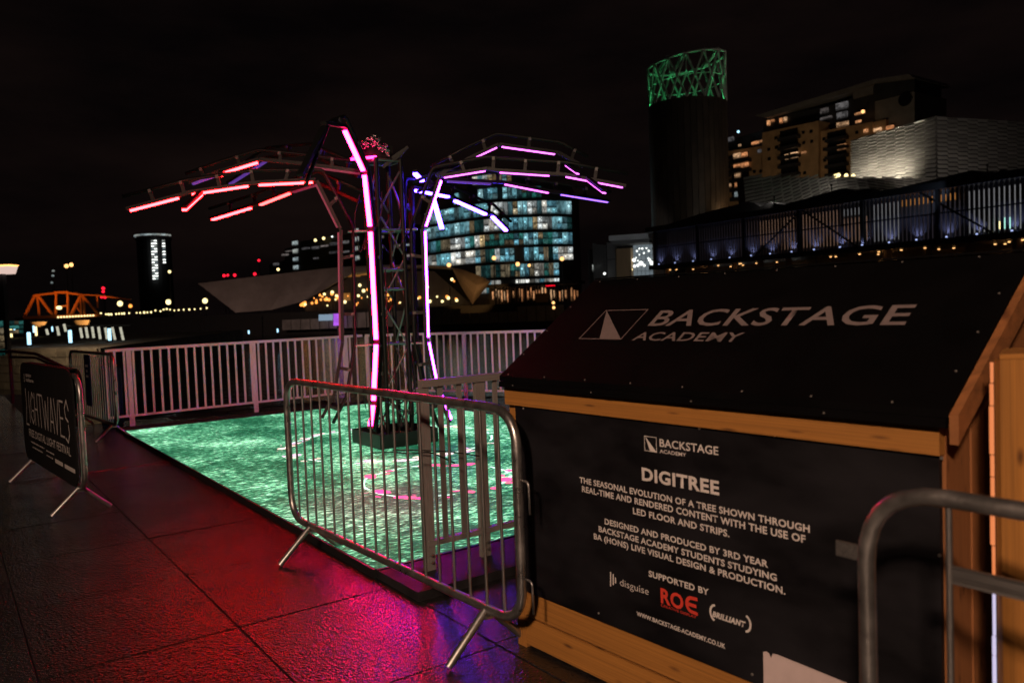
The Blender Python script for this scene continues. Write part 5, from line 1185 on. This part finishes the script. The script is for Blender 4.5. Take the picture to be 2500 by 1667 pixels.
shingle_wall((Pa.x, Pa.y, 0), (Pb.x, Pb.y, 0), zlow, za_.z, zb2.z, 15, 9, theatre, M['steel_shingle'], zb1=at(2291, 440, 94).z)
shingle_wall((Pb.x, Pb.y, 0), (Pc.x, Pc.y, 0), at(2291, 445, 94).z, zb2.z, zc_.z, 15, 10, theatre, M['steel_shingle'])
# body below the shingles so that the walls stand on the ground
prism('podium', [V((p.x, p.y, 0)) for p in (Pa, Pb, Pc)] + [V((Pc.x + 6, Pc.y + 14, 0)), V((Pa.x + 8, Pa.y + 14, 0))], UZ * (zlow - .4), M['night_brick'], theatre)
lower = thing('theatre_foyer', 'curved lower foyer roof clad in slanted steel shingles', 'building', at(2050, 740, 92))
cp = []
for i in range(21):
    f = i / 20; x = 1828 + 470 * f; Y = 97 - 9 * math.sin(f * math.pi * .9) - 4 * f + 1.6 * math.sin(f * 9); q = at(x, 740, Y)
    yt = 432 + 5 * f; yb = 512 - 20 * f
    cp.append((V((q.x, q.y, at(x, yb, Y).z)), V((q.x + .6, q.y + 3.0, at(x, yt, Y + 3).z))))
for i in range(20):
    for r in range(9):
        g0, g1 = r / 9, (r + 1) / 9; (b0, t0), (b1, t1) = cp[i], cp[i + 1]; st = (i % 2) * .055
        a = b0.lerp(t0, g0 + st); b = b1.lerp(t1, g0 + st + .05); c_ = b0.lerp(t0, min(1.05, g1 + st)); u = c_ - a; x_ = b - a; nn_ = x_.cross(u).normalized()
        if nn_.y > 0: nn_ = -nn_
        link(bpy.data.objects.new('shingle', unit_box(M['steel_shingle'])), lower, mat4((a + b) / 2 + u / 2 + nn_ * .06, x_, u * .72 + nn_ * -.14, nn_ * .03))
    prism('backing', [cp[i][0], cp[i + 1][0], cp[i + 1][1], cp[i][1]], V((0, 3, 0)), M['night_brick'], lower)
    prism('foyer_wall', [V((cp[i][0].x, cp[i][0].y + .5, 0)), V((cp[i + 1][0].x, cp[i + 1][0].y + .5, 0)), cp[i + 1][0] + V((0, .5, 0)), cp[i][0] + V((0, .5, 0))], V((0, 3, 0)), M['night_brick'], lower)
for k, (x, y) in enumerate(((2083, 430), (2066, 429), (2047, 428), (2040, 430), (2128, 436), (2155, 437))):
    p = at(x, y, 100 if k < 4 else 96); th = thing('roof_floodlight', 'bright white roof floodlight at the foot of the shingled theatre wall', 'floodlight', p - UZ * .6, 'roof floodlights by the theatre')
    rod('stem', p - UZ * 1.5, p, .06, M['dark'], th, 6)
    if k < 4: ball('lens', p, .26, M['e_yel'], th)
    if k in (0, 4, 5): flood(th, p + V((.4, .2, .2)), at(x + 22, 385, 102), (1, .88, .66), 2600 if k else 1300, 150, .9, .2)
floodlight('added soft floodlight brightening the right theatre face', at(2410, 402, 82), at(2400, 350, 96), (1, .85, .72), 1500, 150, ground=0)  # extra lamp added to lift the dark right face
floodlight('added soft floodlight brightening the foyer shingles under the bright theatre wall', at(2030, 452, 82.5), at(2035, 468, 92), (1, .9, .75), 500, 160, ground=0)  # extra lamp added because the foyer stayed dark
floodlight('added soft floodlight brightening the foyer shingles beside the apartment block', at(1890, 480, 86), at(1900, 475, 95), (1, .9, .75), 380, 160, ground=0)  # second added lamp, spreads light along the foyer
# ---- tan apartment block
fa, ad_, an_, aa_, ab_ = vplane(1770, 187, 2240, 150)
apt = thing('apartment_block', 'tall tan apartment block with balconies and warm lit windows', 'building', aa_)
CA = lambda x, y: (1760 + x / 4.356, 170 + y / 4.356)
def apoly(name, pts, off, d_, m): return prism(name, [fa(*CA(x, y), off) for x, y in pts], -an_ * d_, M[m], apt)
apoly('wall', [(50, 872), (440, 812), (440, 1700), (50, 1700)], 0, 14, 'tan_render')
apoly('wall', [(440, 672), (1038, 545), (1038, 1500), (440, 1500)], 1.4, 14, 'tan_render')
apoly('wall', [(1045, 660), (1612, 558), (1612, 1400), (1045, 1400)], .6, 14, 'tan_render')
apoly('wall', [(1620, 560), (1755, 532), (1755, 1300), (1620, 1300)], 0, 12, 'tan_render')
apoly('penthouse', [(40, 760), (440, 650), (480, 520), (1200, 372), (1400, 300), (1640, 250), (1640, 620), (40, 900)], -2.5, 12, 'dark')
apoly('gable_wall', [(1640, 340), (2060, 235), (2060, 1300), (1640, 1300)], -1.0, 12, 'grey_panel')
apoly('roof', [(360, 490), (1200, 240), (1620, 105), (2000, 48), (2062, 95), (1625, 150), (1210, 290), (470, 515)], -.8, 14, 'grey_panel')
apoly('roof_panel', [(1405, 195), (1620, 145), (1620, 255), (1405, 315)], -2.0, 1, 'grey_panel')
apoly('roof_soffit', [(1630, 150), (2060, 105), (2060, 230), (1640, 330)], -1.2, 10, 'dark')
def aw(name, x0, y0, x1, y1, off, m, d_=.4):
    p, q = CA(x0, y0), CA(x1, y1); return wquad(name, fa, p[0], p[1], q[0], q[1], off, d_, M[m], apt, an_)
for (x0, y0, x1, y1, off) in ((640, 640, 822, 1130, 1.45), (1140, 655, 1332, 1120, .65), (120, 890, 300, 1380, .05)):
    aw('balcony_recess', x0, y0, x1, y1, off, 'glass_dark')
    for k in range(5):
        yy = y0 + (k + .75) * (y1 - y0) / 5; aw('balcony', x0 - 16, yy, x1 + 4, yy + 34, off + .9, 'dark', 1.6)
for (x0, y0, x1, y1, off, m) in ((135, 892, 205, 945, .4, 'win_warm'), (220, 882, 280, 930, .4, 'win_warm'), (140, 992, 205, 1042, .4, 'win_warm'), (220, 987, 290, 1038, .4, 'win_warm'), (150, 1096, 205, 1150, .4, 'win_warm'), (152, 1200, 205, 1250, .4, 'win_warm'), (150, 1302, 215, 1355, .4, 'win_cool'),
    (330, 766, 400, 798, .3, 'win_warm'), (410, 752, 445, 780, .3, 'win_warm'), (495, 542, 520, 598, -2.2, 'win_warm'), (535, 532, 565, 560, -2.2, 'win_warm'), (628, 517, 650, 573, -2.2, 'win_warm'), (672, 507, 700, 560, -2.2, 'win_warm'), (745, 882, 820, 940, 1.9, 'win_warm'), (685, 902, 715, 958, 1.9, 'win_warm'), (860, 872, 905, 898, 1.6, 'win_warm'),
    (1242, 796, 1330, 854, 1.1, 'win_warm'), (1235, 558, 1355, 608, .9, 'win_warm'), (1522, 636, 1560, 674, .8, 'win_warm'), (1630, 622, 1705, 662, .3, 'win_warm'), (1760, 598, 1838, 654, .3, 'win_warm'), (775, 1102, 820, 1130, 1.9, 'win_warm'), (395, 852, 425, 888, .2, 'win_dim'), (1435, 542, 1490, 568, -.5, 'win_warm'),
    (1425, 455, 1530, 480, -.5, 'win_warm'), (1060, 412, 1140, 468, -2.2, 'win_dim'), (1225, 352, 1350, 424, -2.2, 'win_dim'), (1235, 452, 1345, 518, -2.2, 'win_dim'), (1060, 502, 1180, 530, -2.2, 'win_dim'), (190, 795, 210, 820, .2, 'win_warm'), (50, 722, 135, 770, -2.2, 'win_dim'), (85, 1215, 105, 1250, .3, 'win_warm')):
    aw('window', x0, y0, x1, y1, off, m)
for (x, y, off) in ((875, 670, 1.5), (960, 658, 1.5), (880, 780, 1.5), (965, 765, 1.5), (585, 730, 1.5), (590, 830, 1.5), (510, 850, 1.5), (515, 950, 1.5), (355, 1085, .1), (425, 1080, .1), (1095, 740, .7), (1100, 850, .7), (1105, 965, .7), (1445, 670, .7), (890, 1100, 1.5), (95, 935, .1), (90, 1035, .1), (92, 1130, .1)):
    aw('small_window', x - 14, y - 16, x + 14, y + 16, off, 'glass_dark', .2)
p = fa(*CA(1960, 318), -.9); rod('round_window', p, p + an_ * .15, 1.3, M['glass_dark'], apt, 16)
for (x, y, r) in ((185, 662, .3), (265, 1275, .45), (1510, 448, .35)): ball('wall_lamp', fa(*CA(x, y), 1.2), r, M['e_warm'] if x > 200 else M['e_blue'], apt)
floodlight('added warm floodlight standing in for city light on the tan apartment block', at(1950, 520, 128), at(1960, 380, 172), (1, .72, .44), 3900, 85, ground=FZ)  # added spot replaces the missing ambient glow on this facade
floodlight('added warm floodlight standing in for city light on the lower end of the apartment block', at(1800, 560, 140), at(1800, 430, 185), (1, .72, .44), 2200, 80, ground=FZ)  # another added spot in place of ambient light at the low end
